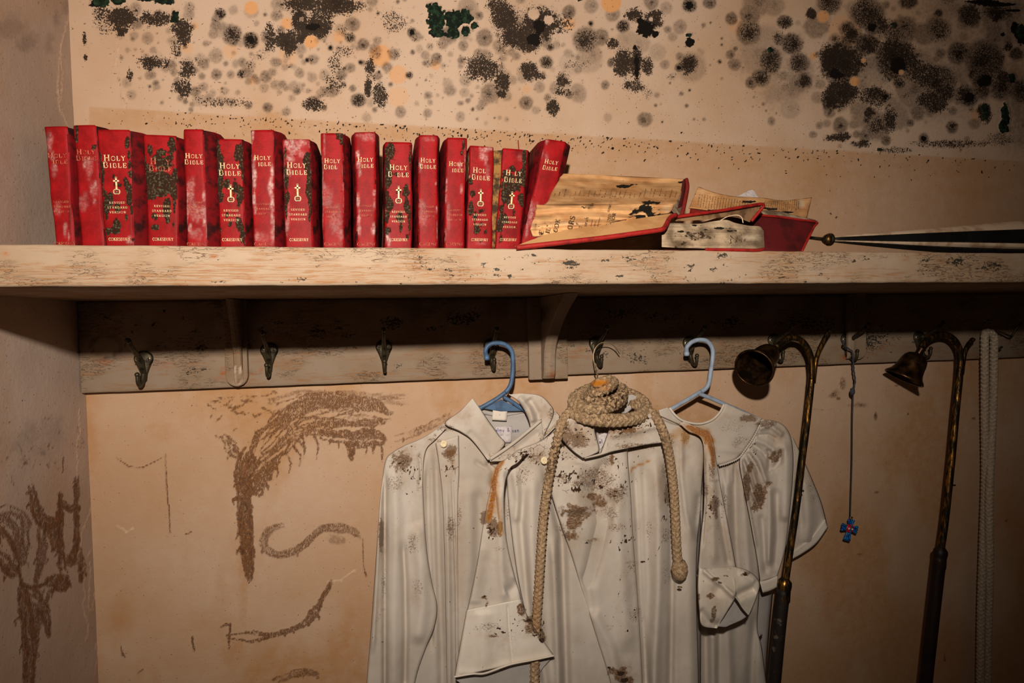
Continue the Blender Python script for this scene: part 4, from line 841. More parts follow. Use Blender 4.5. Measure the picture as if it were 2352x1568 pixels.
many(ck, 'R', "320 430 10 130 .9;575 440 8 120 .9;422 440 7 120 .9;654 440 6 120 .8;805 440 7 120 .6;178 430 8 130 .7;1225 390 8 30 .6;1320 372 6 20 .8", .9, .2)
SPINE = [ # TL, TR, BL, BR px, chamfer left px, right px, edition, title lines, labels
 dict(tl=(101, 291), tr=(154, 290), bl=(128, 561), br=(171, 561), cl=3, cr=13, ed='A', t=('HOLY', '_IBLE'), ty=365, dim=1, lab='leftmost red bible of the row, leaning towards the side wall'),
 dict(tl=(168, 288), tr=(220, 287), bl=(187, 561), br=(241, 561), cl=1, cr=18, ed='A', t=('HOLY', 'BIBLE'), ty=357, dim=2, lab='clean faded red bible, second of the row from the left'),
 dict(tl=(223, 298), tr=(298, 298), bl=(243, 561), br=(309, 561), cl=1, cr=26, ed='B', t=('HOLY', 'BIBLE'), ty=372, dim=0, lab='broad red bible with cross and round green mould spots, third from the left'),
 dict(tl=(329, 309), tr=(405, 312), bl=(341, 561), br=(410, 561), cl=1, cr=15, ed='B', t=('H__Y', 'BIBLE'), ty=380, dim=1, nocross=1, lab='broad red bible whose title and cross are hidden under dark green mould'),
 dict(tl=(421, 297), tr=(467, 297), bl=(430, 561), br=(477, 561), cl=1, cr=28, ed='A', t=('HOLY', 'BIBLE'), ty=366, dim=0, lab='narrow red bible with white bloom low on the spine and a black right side'),
 dict(tl=(496, 319), tr=(557, 320), bl=(505, 561), br=(563, 561), cl=1, cr=13, ed='B', t=('HOLY', 'BIBLE'), ty=390, dim=0, lab='red bible with cross and green mould, sixth from the left'),
 dict(tl=(575, 299), tr=(629, 298), bl=(582, 562), br=(632, 562), cl=1, cr=19, ed='A', t=('HOLY', '_IBLE'), ty=370, dim=0, lab='red bible with thick white bloom down both spine edges'),
 dict(tl=(648, 320), tr=(712, 320), bl=(656, 562), br=(719, 562), cl=1, cr=13, ed='B', t=('HOLY', 'BIBLE'), ty=388, dim=0, lab='red bible with cross, pink scuffed top and one green mould stripe'),
 dict(tl=(737, 306), tr=(788, 306), bl=(742, 562), br=(791, 562), cl=2, cr=15, ed='A', t=('HOLY', 'BIBL_'), ty=377, dim=0, lab='red bible with a dark smudge at the top right corner of its spine'),
 dict(tl=(815, 304), tr=(863, 303), bl=(820, 562), br=(863, 562), cl=10, cr=9, ed='A', t=('HOLY', '_IBLE'), ty=374, dim=0, lab='red bible with white bloom patches, just left of the green-striped one'),
 dict(tl=(885, 326), tr=(946, 327), bl=(885, 562), br=(946, 562), cl=6, cr=3, ed='B', t=('HOLY', 'B_BLE'), ty=393, dim=0, lab='red bible with cross and a thick green mould band on its left edge'),
 dict(tl=(962, 310), tr=(1005, 311), bl=(961, 563), br=(1005, 563), cl=9, cr=8, ed='A', t=('HOLY', 'BIBLE'), ty=376, dim=0, lab='clean narrow red bible right of the green-banded one'),
 dict(tl=(1026, 316), tr=(1072, 317), bl=(1021, 563), br=(1066, 563), cl=8, cr=2, ed='A', t=('HOLY', '_IBLE'), ty=384, dim=0, lab='clean narrow red bible left of the torn one that shows its pages'),
 dict(tl=(1079, 334), tr=(1134, 338), bl=(1072, 563), br=(1130, 563), cl=1, cr=3, ed='B', t=('HOL_', 'BIBLE'), ty=400, dim=0, torn=1, lab='red bible torn down the right hinge so that its brown pages show'),
 dict(tl=(1155, 340), tr=(1214, 345), bl=(1138, 563), br=(1194, 563), cl=1, cr=13, ed='B', t=('H_LY', 'BIBLE'), ty=406, dim=0, ribbon=1, lab='dark mouldy red bible with a ribbon end sticking up from its top'),
 dict(tl=(1254, 319), tr=(1301, 326), bl=(1198, 562), br=(1249, 562), cl=12, cr=22, ed='A', t=('HOLY', 'BIBLE'), ty=380, dim=0, lab='red bible leaning right at the end of the row, against the open book'),
]
YSP = -0.152
def cross_mark(cx, y0, h):
    it = []
    w = h*.085
    it.append(ribbon([(cx, y0+h*.30), (cx, y0+h)], w*1.1)); it.append(ribbon([(cx-h*.15, y0+h*.80), (cx+h*.15, y0+h*.80)], w))
    it.append(ribbon([(cx-h*.045, y0+h), (cx+h*.045, y0+h)], w*.8))
    it.append(ribbon([(p[0], p[1]) for p in arc(cx-h*.075, y0+h*.15, h*.085, h*.12, 20, 340, 14)], w*.9)); it.append(ribbon([(p[0], p[1]) for p in arc(cx+h*.075, y0+h*.15, h*.085, h*.12, 160, -160, 14)], w*.9))
    return join2([(np.array(v), f) for v, f in it])
for bi, B in enumerate(SPINE):
    ys = YSP-(0.004 if B['ed'] == 'B' else 0.0)-0.0015*((bi*7) % 3)
    TL = A1(*B['tl'], ys); TR = A1(*B['tr'], ys); bl0 = A1(*B['bl'], ys); br0 = A1(*B['br'], ys)
    def down(a, b):                                   # continue the edge down to the shelf top
        d = b-a; k = (Z_TOP-a[2])/d[2]; return a+d*k
    BL = down(TL, bl0); BR = down(TR, br0)
    zt = (TL[2]+TR[2])/2; 
    base = (BL+BR)/2; t = thing('bible', B['lab'], 'book', base, 'red bibles standing on the shelf')
    pm = 1/ (FPX/ (np.linalg.norm(base-CAM)))          # metres per pixel here
    cl = B['cl']*pm*0.9; cr = B['cr']*pm*0.9; depth = 0.138
    xa, xb = TL[0], TR[0]; up = np.array([((TL-BL)[0]+(TR-BR)[0])/2, 0, zt-Z_TOP]); H = np.linalg.norm(up)
    w = np.linalg.norm(BR-BL); ww = np.linalg.norm(TR-TL)
    # outer cross-section (x offset from centre, depth) - spine, hinge chamfer, boards
    def sect(wid, s):
        hw = wid/2
        return [(-hw-cl, .135), (-hw-cl, .09), (-hw-cl*1.0, .05), (-hw-cl*.98, .022), (-hw-cl*.7, .011), (-hw-cl*.1, .0018), (-hw+.002, 0)]+[(x, -.0007*math.cos(x/hw*1.5)) for x in np.linspace(-hw+.004, hw-.004, 9)]+[(hw-.002, 0), (hw+cr*.1, .0018), (hw+cr*.7, .011), (hw+cr*.98, .022), (hw+cr, .05), (hw+cr, .09), (hw+cr, .135)]
    rows = 56; V = []
    n0 = len(sect(w, 0))
    # densify section for paint
    for r in range(rows):
        s = r/(rows-1); wid = w+(ww-w)*s; sec = np.array(sect(wid, s)); q = []
        for k in range(len(sec)-1):
            nn = 3 if k not in (0, 1, len(sec)-2, len(sec)-3) else 1
            for u in range(nn): q.append(sec[k]+(sec[k+1]-sec[k])*u/nn)
        q.append(sec[-1]); q = np.array(q)
        ctr = BL*(1-s)*.5+BR*(1-s)*.5+TL*s*.5+TR*s*.5; ctr = np.array([ctr[0], ys, Z_TOP+(zt-Z_TOP)*s])
        wob = .0006*(np.sin(s*9+bi)+np.sin(s*23+bi*2)*.5)
        topdip = 0.0
        for x, y in q:
            zz = ctr[2]-(0.0012 if r == rows-1 and abs(x) > wid/2 else 0)
            tilt = (TR[2]-TL[2])*x/wid*s
            V.append((ctr[0]+x+wob*(abs(x) > wid/2-.001), ys+y, zz+tilt))
    nc = len(q); V = np.array(V); F = [tuple(f) for f in grid_faces(rows, nc)]
    if B.get('torn'):                                  # right hinge missing above the foot
        cs_ = nc//2
        def keep(f):
            r_, c_ = divmod(f[0], nc)
            xr = V[f[0]][0]-(V[r_*nc+nc//2][0]); return not (xr > w/2+.0006 and V[f[0]][1] < ys+.040 and r_ > 6)
        F = [f for f in F if keep(f)]
    fm = []
    for f in F:
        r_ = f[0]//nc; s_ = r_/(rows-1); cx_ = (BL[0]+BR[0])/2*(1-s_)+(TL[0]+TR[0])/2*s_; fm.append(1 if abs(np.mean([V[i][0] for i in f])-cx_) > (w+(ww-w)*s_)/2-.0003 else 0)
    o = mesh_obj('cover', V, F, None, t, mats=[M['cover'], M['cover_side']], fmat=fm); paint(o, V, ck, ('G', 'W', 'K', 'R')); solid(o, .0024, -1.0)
    # text block
    hw = w/2-.0008; V2 = []; zb_ = Z_TOP+.003; ztp = zt-.004
    ext = .0145 if B.get('torn') else 0
    for s in np.linspace(0, 1, 14):
        cxx = BL[0]*(1-s)*.5+BR[0]*(1-s)*.5+TL[0]*s*.5+TR[0]*s*.5; z = zb_+(ztp-zb_)*s
        for x, y in ((-hw-cl*.6, .128), (-hw-cl*.6, .022), (-hw, .007), (hw, .007), (hw+cr*.6+ext*min(1, s*1.8), .0015 if ext else .022), (hw+cr*.6+ext*min(1, s*1.8), .128)):
            V2.append((cxx+x, ys+y, z))
    F2 = [(i*6+j, i*6+(j+1) % 6, i*6+6+(j+1) % 6, i*6+6+j) for i in range(13) for j in range(6)]+[(0, 1, 2, 3, 4, 5)[::-1], tuple(range(78, 84))]
    mesh_obj('page_block', V2, F2, M['page_edge'] if not B.get('torn') else M['page_torn'], t, smooth=False)
    # gilt lettering
    cb_ = (BL+BR)/2; ct_ = (TL+TR)/2
    def zof(py): return A1((B['tl'][0]+B['tr'][0])/2, py, ys)[2]
    items = []; w0 = w*.5+ww*.5
    big = .0088 if B['ed'] == 'B' else .0074
    tx = 1.0
    zt1 = zof(B['ty']-2); zt2 = zof(B['ty']+14) if B['ed'] == 'B' else zof(B['ty']+12)
    it = [text2d(B['t'][0], big, .78, .10, 0, zt1, .98), text2d(B['t'][1], big, .78, .14, 0, zt2, .98)]
    dy = {'A': (97, 108, 119), 'B': (92, 103, 114)}[B['ed']]
    words = ('REVISED', 'STANDARD', 'VERSION')
    small = [text2d(words[k], .0031 if B['ed'] == 'B' else .0029, None, .20, 0, zof(B['ty']+dy[k]+4), 1.0) for k in range(3)]
    pub = text2d('COKESBURY', .0045, None, .03, 0, zof({'A': 564, 'B': 554}[B['ed']]+(0 if bi > 3 else -1)), .78)
    if B['ed'] == 'B' and not B.get('nocross'): it.append(cross_mark(0, zof(B['ty']+74), zof(B['ty']+36)-zof(B['ty']+74)))
    def put(items, nm, mat):
        v, f = join2(items)
        s = (v[:, 1]-Z_TOP)/(zt-Z_TOP); cx_ = cb_[0]*(1-s)+ct_[0]*s
        tilt = (TR[2]-TL[2])*v[:, 0]/w*s
        VV = np.stack([cx_+v[:, 0], np.full(len(v), ys-.00115), v[:, 1]+tilt], -1)
        ob = mesh_obj(nm, VV, f, mat, t, smooth=False); solid(ob, .0003, 1.0)
    put(it, 'gilt_title', M['gold'] if B['dim'] == 0 else M['gold_dim'])
    if bi != 1:
        put(small, 'edition_lettering', M['gold'] if B['ed'] == 'B' else M['gold_dim']); put([pub], 'publisher_lettering', M['gold'] if B['ed'] == 'B' else M['gold_dim'])
    if B.get('ribbon'):
        V, F = tube([A1(1192, 352, ys+.05), A1(1191, 335, ys+.05), A1(1190, 322, ys+.05)], .0009, 6, 8); mesh_obj('ribbon_marker', V, F, M['red'], t)

# ------------------------------------------------------------------ generic curved sheet between two photo-space curves, each with its own depths
def sheet(A, Bc, nu, nv, YA=None, YB=None, fold=None, smooth=True):
    """A,Bc: lists of (px,py[,Y]); rows run along them, columns go from A to Bc"""
    def full(c, Y0):
        c = [tuple(p) if len(p) > 2 else (p[0], p[1], Y0) for p in c]; return resample(c, nv, smooth)
    # resample in scaled space so Y does not distort spacing
    a = full(A, YA); b = full(Bc, YB)
    u = np.linspace(0, 1, nu)[None, :, None]
    G = a[:, None, :]*(1-u)+b[:, None, :]*u
    px, py, Y = G[..., 0].ravel(), G[..., 1].ravel(), G[..., 2].ravel()
    if fold is not None: Y = fold(px, py, Y, np.tile(np.linspace(0, 1, nu), nv), np.repeat(np.linspace(0, 1, nv), nu))
    V = at(px, py, Y); F = grid_faces(nv, nu)
    n = np.cross(V[F[:, 1]]-V[F[:, 0]], V[F[:, 2]]-V[F[:, 0]])
    if (n*(CAM[None]-V[F[:, 0]])).sum() < 0: F = F[:, ::-1]          # outward side towards the room
    return V, F
def edge_tube(pts, r, n=8, steps=60): return tube([A1(*p) for p in pts], r, n, steps)

cp = Canvas()
many(cp, 'K', "1432 428 22 5 1;1415 426 8 3 .8;1455 424 12 3 .9;1567 418 14 4 .9;1447 414 14 3 .8;1500 465 24 5 .95;1530 458 10 3 .9;1485 478 34 12 .7;1470 498 32 6 1;1500 490 26 6 .9;1460 485 16 8 .8;1450 492 8 8 .9;1240 538 12 5 .7;1230 520 6 12 .5;1275 530 4 6 .8;1350 472 4 3 .5;1700 440 1 1 .1", .6, .6)
many(cp, 'S', "1355 473 16 9 .9;1350 440 20 8 .5;1300 440 14 8 .5;1338 432 8 4 .6;1400 445 14 7 .5;1410 435 12 5 .6;1480 440 14 6 .5;1250 500 30 14 .35;1300 470 60 10 .4;1228 520 8 20 .6;1400 505 60 6 .4;1380 462 100 5 .5;1484 419 18 4 .5;1520 430 50 5 .4", .9, .5)
many(cp, 'P', "1350 473 40 16 .5;1490 482 50 16 .9;1400 450 90 20 .4;1260 520 40 20 .5", .9, .5)
many(cp, 'O', "1530 480 14 14 .35;1320 515 60 8 .2", .9, .3)
def surf(V, lift=.0012):
    PV = project(V)[::1]; Yv = V[:, 1]
    def fn(px, py):
        return np.array([Yv[np.argmin((PV[:, 0]-a)**2+(PV[:, 1]-b)**2)] for a, b in zip(px, py)])-lift
    return fn
# big open bible lying at the front edge
ob1 = thing('open_bible', 'open bible lying face up at the shelf edge with warped yellow pages', 'book', A1(1400, 560, -.33)*np.array([1, 1, 0])+np.array([0, 0, Z_TOP]))
def wrinkle(px, py, Y, u, v): return Y-.0022*np.sin(py*.33+np.sin(px*.02)*2)-.004*(fbm(px/60, py/14, 4)-.5)
V, F = sheet([(1180, 567, -.405), (1226, 552, -.392), (1300, 530, -.380), (1452, 497, -.372)], [(1185, 569, -.409), (1300, 556, -.409), (1440, 540, -.408), (1527, 527, -.405)], 8, 30)
o = mesh_obj('front_board', V+np.array([0, .001, -.0035]), F, M['red'], ob1)
V, F = sheet([(1182, 566, -.4065), (1226, 549, -.394), (1300, 528, -.384), (1541, 490, -.372)], [(1192, 567, -.4105), (1300, 554, -.4105), (1440, 537, -.4095), (1526, 523, -.4065)], 8, 30)
o = mesh_obj('endpaper', V, F, M['endpaper'], ob1)
V, F = edge_tube([(1186, 569, -.409), (1300, 556, -.4105), (1380, 547, -.4105), (1440, 539, -.4105), (1510, 529, -.409), (1524, 525, -.407), (1531, 514, -.395), (1539, 500, -.38), (1552, 494, -.37)], .0032); mesh_obj('board_edge', V, F, M['red'], ob1)
V, F = sheet([(1294, 398, -.20), (1285, 412, -.212), (1268, 440, -.26), (1256, 465, -.32), (1232, 474, -.345)], [(1575, 411, -.20), (1570, 425, -.212), (1562, 448, -.26), (1554, 468, -.32), (1546, 488, -.35)], 60, 34, fold=wrinkle)
sf_stack = surf(V)
o = mesh_obj('page_stack', V, F, M['page'], ob1); paint(o, V, cp, ('S', 'P', 'O', 'K')); solid(o, .012, -1)
V, F = sheet([(1233, 470, -.352), (1229, 495, -.362), (1222, 512, -.378), (1220, 528, -.388), (1228, 545, -.388)], [(1549, 468, -.35), (1546, 476, -.356), (1541, 482, -.364), (1530, 488, -.370), (1480, 495, -.374)], 60, 26, fold=wrinkle)
sf_curl = surf(V)
o = mesh_obj('curled_page', V, F, M['page'], ob1); paint(o, V, cp, ('S', 'P', 'O', 'K')); solid(o, .004, -1)
V, F = sheet([(1573, 410, -.20), (1567, 440, -.25), (1556, 478, -.33), (1548, 496, -.36)], [(1579, 415, -.19), (1580, 440, -.23), (1571, 485, -.31), (1566, 500, -.33)], 6, 20)
o = mesh_obj('back_board', V, F, M['darkred'], ob1); solid(o, .004, -1)
V, F = edge_tube([(1577, 412, -.20), (1579, 432, -.23), (1572, 470, -.30), (1565, 497, -.35)], .0030); mesh_obj('board_edge', V, F, M['red'], ob1)
V, F = sheet([(1570, 425, -.215), (1562, 450, -.27), (1549, 470, -.33), (1543, 484, -.36)], [(1578, 430, -.21), (1574, 455, -.26), (1566, 490, -.33), (1556, 500, -.36)], 6, 20)
mesh_obj('fore_edge', V, F, M['page_grey'], ob1)
# print on the curled page (turned a quarter)
def page_text(items, parent, Y, mat, name='printed_text'):
    VV = []; FF = []; k = 0
    for s, x, y, h, ang in items:
        v, f = text2d(s, h, None, .08, 0, 0); ca, sa = math.cos(ang), math.sin(ang); n = len(v)
        if n == 0: continue
        v[:, 0] -= v[:, 0].min()
        px = x+v[:, 0]*ca+v[:, 1]*sa; py = y+v[:, 0]*sa*1-v[:, 1]*ca
        yy = Y(px, py) if callable(Y) else np.full(n, Y)
        VV.append(at(px, py, yy)); FF += [tuple(j+k for j in g) for g in f]; k += n
    return mesh_obj(name, np.vstack(VV), FF, mat, parent, smooth=False)
up = -math.pi/2+.25
yp = lambda px, py: -.3665-(py-478)/60*.016*np.clip((1560-px)/300, .3, 1)-.0080
page_text([('E', 1248, 537, 11, up), ('IL', 1262, 535, 10, up), ('OOK', 1280, 533, 10.5, up), ('ORS', 1314, 527, 12, up), ('r', 1328, 514, 10, up), ('arch', 1347, 519, 9, up), ('T', 1336, 524, 7, up),
           ('E UND', 1398, 520, 7, up), ('THOR', 1408, 518, 8, up), ('sinno', 1366, 522, 5, up), ('asonoar', 1374, 520, 5, up), ('RONCHI', 1400, 486, 5, up), ('sonncal', 1358, 520, 4, up)], ob1, lambda px, py: sf_curl(px, py)-.0025, M['ink'])
v = []
for i in range(26):                                   # ghosted rows of print higher up the pages
    x = 1262+i*11.5+rng.uniform(-2, 2); y = 452+rng.uniform(-3, 3)
    v.append((''.join(rng.choice('snoracm') for _ in range(rng.randint(3, 6))), x, y, 5.0, -math.pi/2+.3))
page_text(v, ob1, sf_stack, M['ink'], 'faded_print')

# closed block with raised cover next to it
cq = Canvas()
many(cq, 'S', "1560 560 40 14 .9;1600 545 40 12 .7;1640 560 60 10 .5;1730 555 20 16 .3;1590 528 30 6 .5;1660 530 50 8 .7;1540 540 14 30 .9", .9, .5)
many(cq, 'K', "1655 524 26 3 1;1620 528 12 2.5 .9;1560 532 14 3 .9;1600 518 20 3 .6;1680 530 16 3 .9", .6, .6); many(cq, 'P', "1600 540 60 20 .8;1700 550 50 20 .5;1560 560 30 14 .6", .9, .4); many(cq, 'O', "1725 545 30 12 .5", 1, .3)
ob2 = thing('closed_bible', 'coverless-looking thick grey page block with lifted red board beside the open bible', 'book', A1(1640, 570, -.36)*np.array([1, 1, 0])+np.array([0, 0, Z_TOP]))
ob2['label'] = 'thick bible lying flat with grey swollen page edges and lifted red board'
top = [(1520, 512), (1560, 512), (1600, 514), (1640, 508), (1668, 505), (1690, 512), (1720, 518), (1745, 520), (1754, 530)]
bot = [(1520, 567), (1560, 569), (1600, 570), (1640, 571), (1668, 571), (1690, 572), (1720, 572), (1748, 572), (1756, 568)]
f2 = lambda px, py, Y, u, v: Y-.004*np.sin(u*np.pi)**.6-.0018*(fbm(px/40, py/2.6, 9)-.5)*2-.002*(vnoise(px/60, py/5, 3)-.5)
V, F = sheet([(x, y, -.385) for x, y in top], [(x, y, -.398) for x, y in bot], 34, 90, fold=f2); o = mesh_obj('page_edges', V, F, M['page_grey'], ob2); paint(o, V, cq, ('S', 'P', 'O', 'K'))
V1 = V.reshape(90, 34, 3); topf = V1[:, 0, :]; back = topf+np.array([0, .13, 0.003]); bk = np.stack([topf, topf+np.array([0, .05, .002]), back, back*np.array([1, 1, 0])+np.array([0, 0, Z_TOP+.003])], 1).reshape(-1, 3)
o = mesh_obj('top_page', bk, grid_faces(90, 4), M['page'], ob2); o2 = None
rt = V1[-1]; V = np.vstack([rt, rt+np.array([0, .13, 0])]); mesh_obj('fore_edge', V, grid_faces(2, 34), M['page_grey'], ob2)
V, F = sheet([(1524, 573, -.402), (1640, 573.5, -.404), (1752, 573, -.404)], [(1524, 574, -.28), (1640, 574, -.28), (1752, 574, -.28)], 4, 20)
V[:, 2] = Z_TOP+.0012; mesh_obj('lower_board', V, F, M['red'], ob2)
V, F = edge_tube([(1620, 573, -.405), (1690, 574, -.4065), (1740, 574.5, -.4065), (1754, 572, -.404)], .0022); mesh_obj('board_edge', V, F, M['red'], ob2)
V, F = sheet([(1548, 499, -.36), (1600, 492, -.355), (1660, 484, -.345), (1750, 470, -.335)], [(1552, 508, -.36), (1610, 505, -.355), (1680, 498, -.34), (1722, 510, -.33)], 6, 30)
o = mesh_obj('raised_board', V, F, M['board_inside'], ob2)
V, F = sheet([(1548, 496, -.362), (1600, 489, -.357), (1660, 481, -.347), (1750, 468, -.337)], [(1548, 500, -.30), (1600, 495, -.29), (1660, 488, -.28), (1700, 480, -.25)], 6, 30); V[:, 2] += .001
o = mesh_obj('raised_board_top', V, F, M['darkred'], ob2)
V, F = edge_tube([(1549, 499, -.362), (1600, 491.5, -.358), (1660, 483, -.349), (1740, 469.5, -.339), (1754, 471, -.337), (1748, 481, -.335), (1726, 508, -.333)], .0023); mesh_obj('board_edge', V, F, M['red'], ob2)
V, F = edge_tube([(1655, 506, -.362), (1672, 497, -.362), (1692, 494, -.362), (1703, 499, -.362), (1707, 512, -.362)], .0007, 6); mesh_obj('loose_thread', V, F, M['pale_cloth'], ob2)

# third open bible behind, fanned pages
cr3 = Canvas()
many(cr3, 'K', "1725 463 24 4 .9;1770 480 30 3 .9;1808 487 26 3 1;1750 478 20 4 .8;1595 440 3 20 .9;1640 483 24 2.5 .9;1780 492 20 3 .6", .6, .5); many(cr3, 'S', "1775 462 24 5 .8;1700 478 40 4 .4;1755 470 20 10 .5;1860 470 4 30 .3", .9, .4); many(cr3, 'O', "1840 468 14 14 .6;1612 442 8 10 .3", .9, .3)
ob3 = thing('fanned_bible', 'tattered bible with fanned printed pages and dark red board, behind the others', 'book', A1(1740, 570, -.24)*np.array([1, 1, 0])+np.array([0, 0, Z_TOP]))
fw = lambda px, py, Y, u, v: Y-.003*np.sin(px*.05)-.0015*np.sin(px*.21+u*4)
V, F = sheet([(1604, 428, -.22), (1635, 440, -.23), (1680, 450, -.24), (1720, 452, -.24), (1760, 455, -.24), (1800, 460, -.235), (1865, 453, -.225)], [(1584, 476, -.25), (1630, 482, -.26), (1680, 488, -.27), (1720, 490, -.27), (1760, 494, -.27), (1810, 500, -.27), (1853, 504, -.26)], 20, 70, fold=fw)
sf_fan = surf(V)
o = mesh_obj('fanned_pages', V, F, M['page'], ob3); paint(o, V, cr3, ('S', 'P', 'O', 'K')); solid(o, .003, -1)
its = []
for c in range(19): its.append((''.join(rng.choice('snoracml ') for _ in range(14)), 1606+c*6.2, 446+c*.9, 3.4, math.pi/2+.16))
for c in range(17): its.append((''.join(rng.choice('snoracml ') for _ in range(12)), 1756+c*4.9, 463-c*.3+(2 if c % 2 else 0), 3.2, math.pi/2+.1))
page_text(its, ob3, sf_fan, M['ink'])
V, F = sheet([(1690, 452, -.225), (1710, 443, -.22), (1728, 436, -.215), (1742, 452, -.225)], [(1690, 458, -.235), (1710, 457, -.235), (1730, 456, -.235), (1744, 458, -.235)], 6, 16, fold=fw); mesh_obj('crumpled_scrap', V, F, M['label_white'], ob3)
V, F = sheet([(1738, 482, -.285), (1790, 485, -.285), (1830, 495, -.285), (1874, 505, -.280)], [(1738, 494, -.295), (1790, 499, -.295), (1830, 504, -.295), (1872, 510, -.290)], 8, 40, fold=lambda px, py, Y, u, v: Y-.002*(vnoise(px/5, py/2, 3)-.5)); o = mesh_obj('ragged_page_edges', V, F, M['page_grey'], ob3); solid(o, .01, -1)
V, F = sheet([(1700, 492, -.30), (1752, 494, -.30), (1820, 501, -.30), (1877, 510, -.295)], [(1700, 572, -.325), (1750, 576, -.325), (1800, 579, -.325), (1841, 580, -.32)], 10, 30); o = mesh_obj('dark_red_board', V, F, M['darkred'], ob3); solid(o, .003, -1)
V, F = edge_tube([(1740, 493.5, -.302), (1790, 498, -.302), (1840, 505, -.300), (1876, 510, -.298), (1868, 524, -.305), (1842, 577, -.322)], .0018); mesh_obj('board_edge', V, F, M['red'], ob3)
V, F = sheet([(1586, 478, -.27), (1640, 484, -.28), (1700, 486, -.28)], [(1583, 492, -.29), (1640, 492, -.30), (1700, 490, -.30)], 5, 16); o = mesh_obj('left_board', V, F, M['red'], ob3); solid(o, .003, -1)
V = []; F = []                                        # page block under the fan, resting on the shelf
Vb, F = box(A1(1600, 500, -.2)[0], A1(1800, 500, -.28)[0], -.28, -.16, Z_TOP+.001, A1(1700, 496, -.28)[2]); mesh_obj('page_block', Vb, F, M['page_grey'], ob3, smooth=False)

# furled umbrella at the right end of the shelf
um = thing('umbrella', 'black and white furled umbrella with brass-tipped ferrule at the right shelf end', 'umbrella', A1(2100, 560, -.22))
tip = A1(1900, 550, -.24); end = A1(2620, 556, -.19); ax = (end-tip)/np.linalg.norm(end-tip); Lh = np.linalg.norm(end-tip)
V, F = tube([A1(1848, 544, -.243), A1(1870, 547, -.242), A1(1896, 550, -.24)], [.0026, .0028, .0032], 10, 12); mesh_obj('ferrule_rod', V, F, M['iron'], um)
V, F = lathe(tip-ax*.008, ax, [(0, 0), (.0062, .002), (.0086, .006), (.009, .010), (.0075, .0145), (.004, .017)], 20); mesh_obj('brass_ball', V, F, M['brass'], um)
V, F = lathe(tip+ax*.001, ax, [(.0078, 0), (.0106, .002), (.0106, .005), (.0078, .007)], 20); mesh_obj('ferrule_ring', V, F, M['brass'], um)
a_, u_, v_ = frame_of(ax)
upv = np.array([0, 0, 1.0]); upv -= ax*(upv@ax); upv /= np.linalg.norm(upv); fr_ = np.cross(ax, upv); fr_ *= -1 if fr_[1] > 0 else 1
secs = [(30, 130, 'pale_cloth', 1.0), (-14, 32, 'black_cloth', 1.04), (-40, -12, 'pale_cloth', .95), (-85, -38, 'black_cloth', 1.02), (130, 275, 'pale_cloth', .9)]
for a0, a1, mt, rs in secs:
    V = []; nn = 14
    for s in np.linspace(0, 1, 40):
        for t_ in np.linspace(0, 1, nn):
            a = math.radians(a0+(a1-a0)*t_); R = (.004+.050*s**.9)*rs*(1+.10*math.sin(t_*math.pi)+.04*math.sin(s*9+t_*5))
            V.append(tip+ax*(.008+s*Lh)+upv*math.sin(a)*R+fr_*math.cos(a)*R)
    o = mesh_obj('canopy_panel', V, grid_faces(40, nn), M[mt], um); solid(o, .0008)
for a0 in (31, -13, -39): 
    V, F = tube([tip+ax*(.008+s*Lh)+upv*math.sin(math.radians(a0))*(.005+.051*s**.9)+fr_*math.cos(math.radians(a0))*(.005+.051*s**.9) for s in (0, .3, .6, 1)], .0008, 6, 30); mesh_obj('canopy_rib', V, F, M['iron'], um)
# ------------------------------------------------------------------ robes
cr = Canvas()   # P speckled dirt, O rust, S brown soil, C cracked film, K dark crust, T yellowing
many(cr, 'P', """925 1060 40 34 .8;915 1110 40 30 .45;1035 1040 24 30 .9;1020 985 30 12 .6;1000 1010 40 10 .5;1070 940 30 24 .25;1170 1010 50 30 .25;1250 1000 24 30 .5;1270 940 20 30 .5;1180 1050 60 14 .5;1140 1045 30 16 .4;
1130 1210 22 34 .9;1115 1190 16 24 .9;1165 1175 16 40 .5;1150 1260 30 10 .4;1200 1090 40 40 .45;1230 1050 40 24 .6;1300 1000 26 40 .8;1330 1010 40 30 .8;1420 985 70 24 .6;1450 1025 70 12 .6;1400 1060 30 20 .5;1290 1100 30 20 .6;1370 1100 60 50 .55;1420 1130 40 30 .7;1330 1110 40 14 .7;1400 1180 40 30 .5;1420 1210 30 16 .5;1310 1050 30 10 .5;
1535 1130 16 40 .8;1525 1080 10 30 .5;1540 1010 20 24 .6;1575 1000 16 30 .7;1620 1120 16 30 .6;1635 1080 10 40 .6;1640 1160 16 36 .8;1665 1150 16 40 .5;1680 980 40 24 .4;1720 960 40 14 .8;1760 972 40 14 .7;1700 1010 30 30 .5;1800 1100 20 20 .3;1620 1020 10 20 .6;
1120 1440 40 20 .5;1170 1460 50 20 .3;1460 1410 30 30 .5;1450 1300 24 24 .5;1530 1230 20 40 .5;1530 1320 16 60 .4;1440 1530 30 14 .4;1400 1440 20 10 .4;1340 1400 10 10 .2;876 1230 9 60 .9;880 1340 14 60 .5;950 1250 30 40 .5;960 1350 24 40 .4;870 1420 14 40 .35;1035 1210 16 40 .6;1055 1180 10 50 .5;1290 1215 16 30 .5;1600 1160 20 60 .3;1860 1110 20 60 .4;1870 1140 20 20 .4;1490 1220 14 60 .4;1480 1530 40 10 .3""")
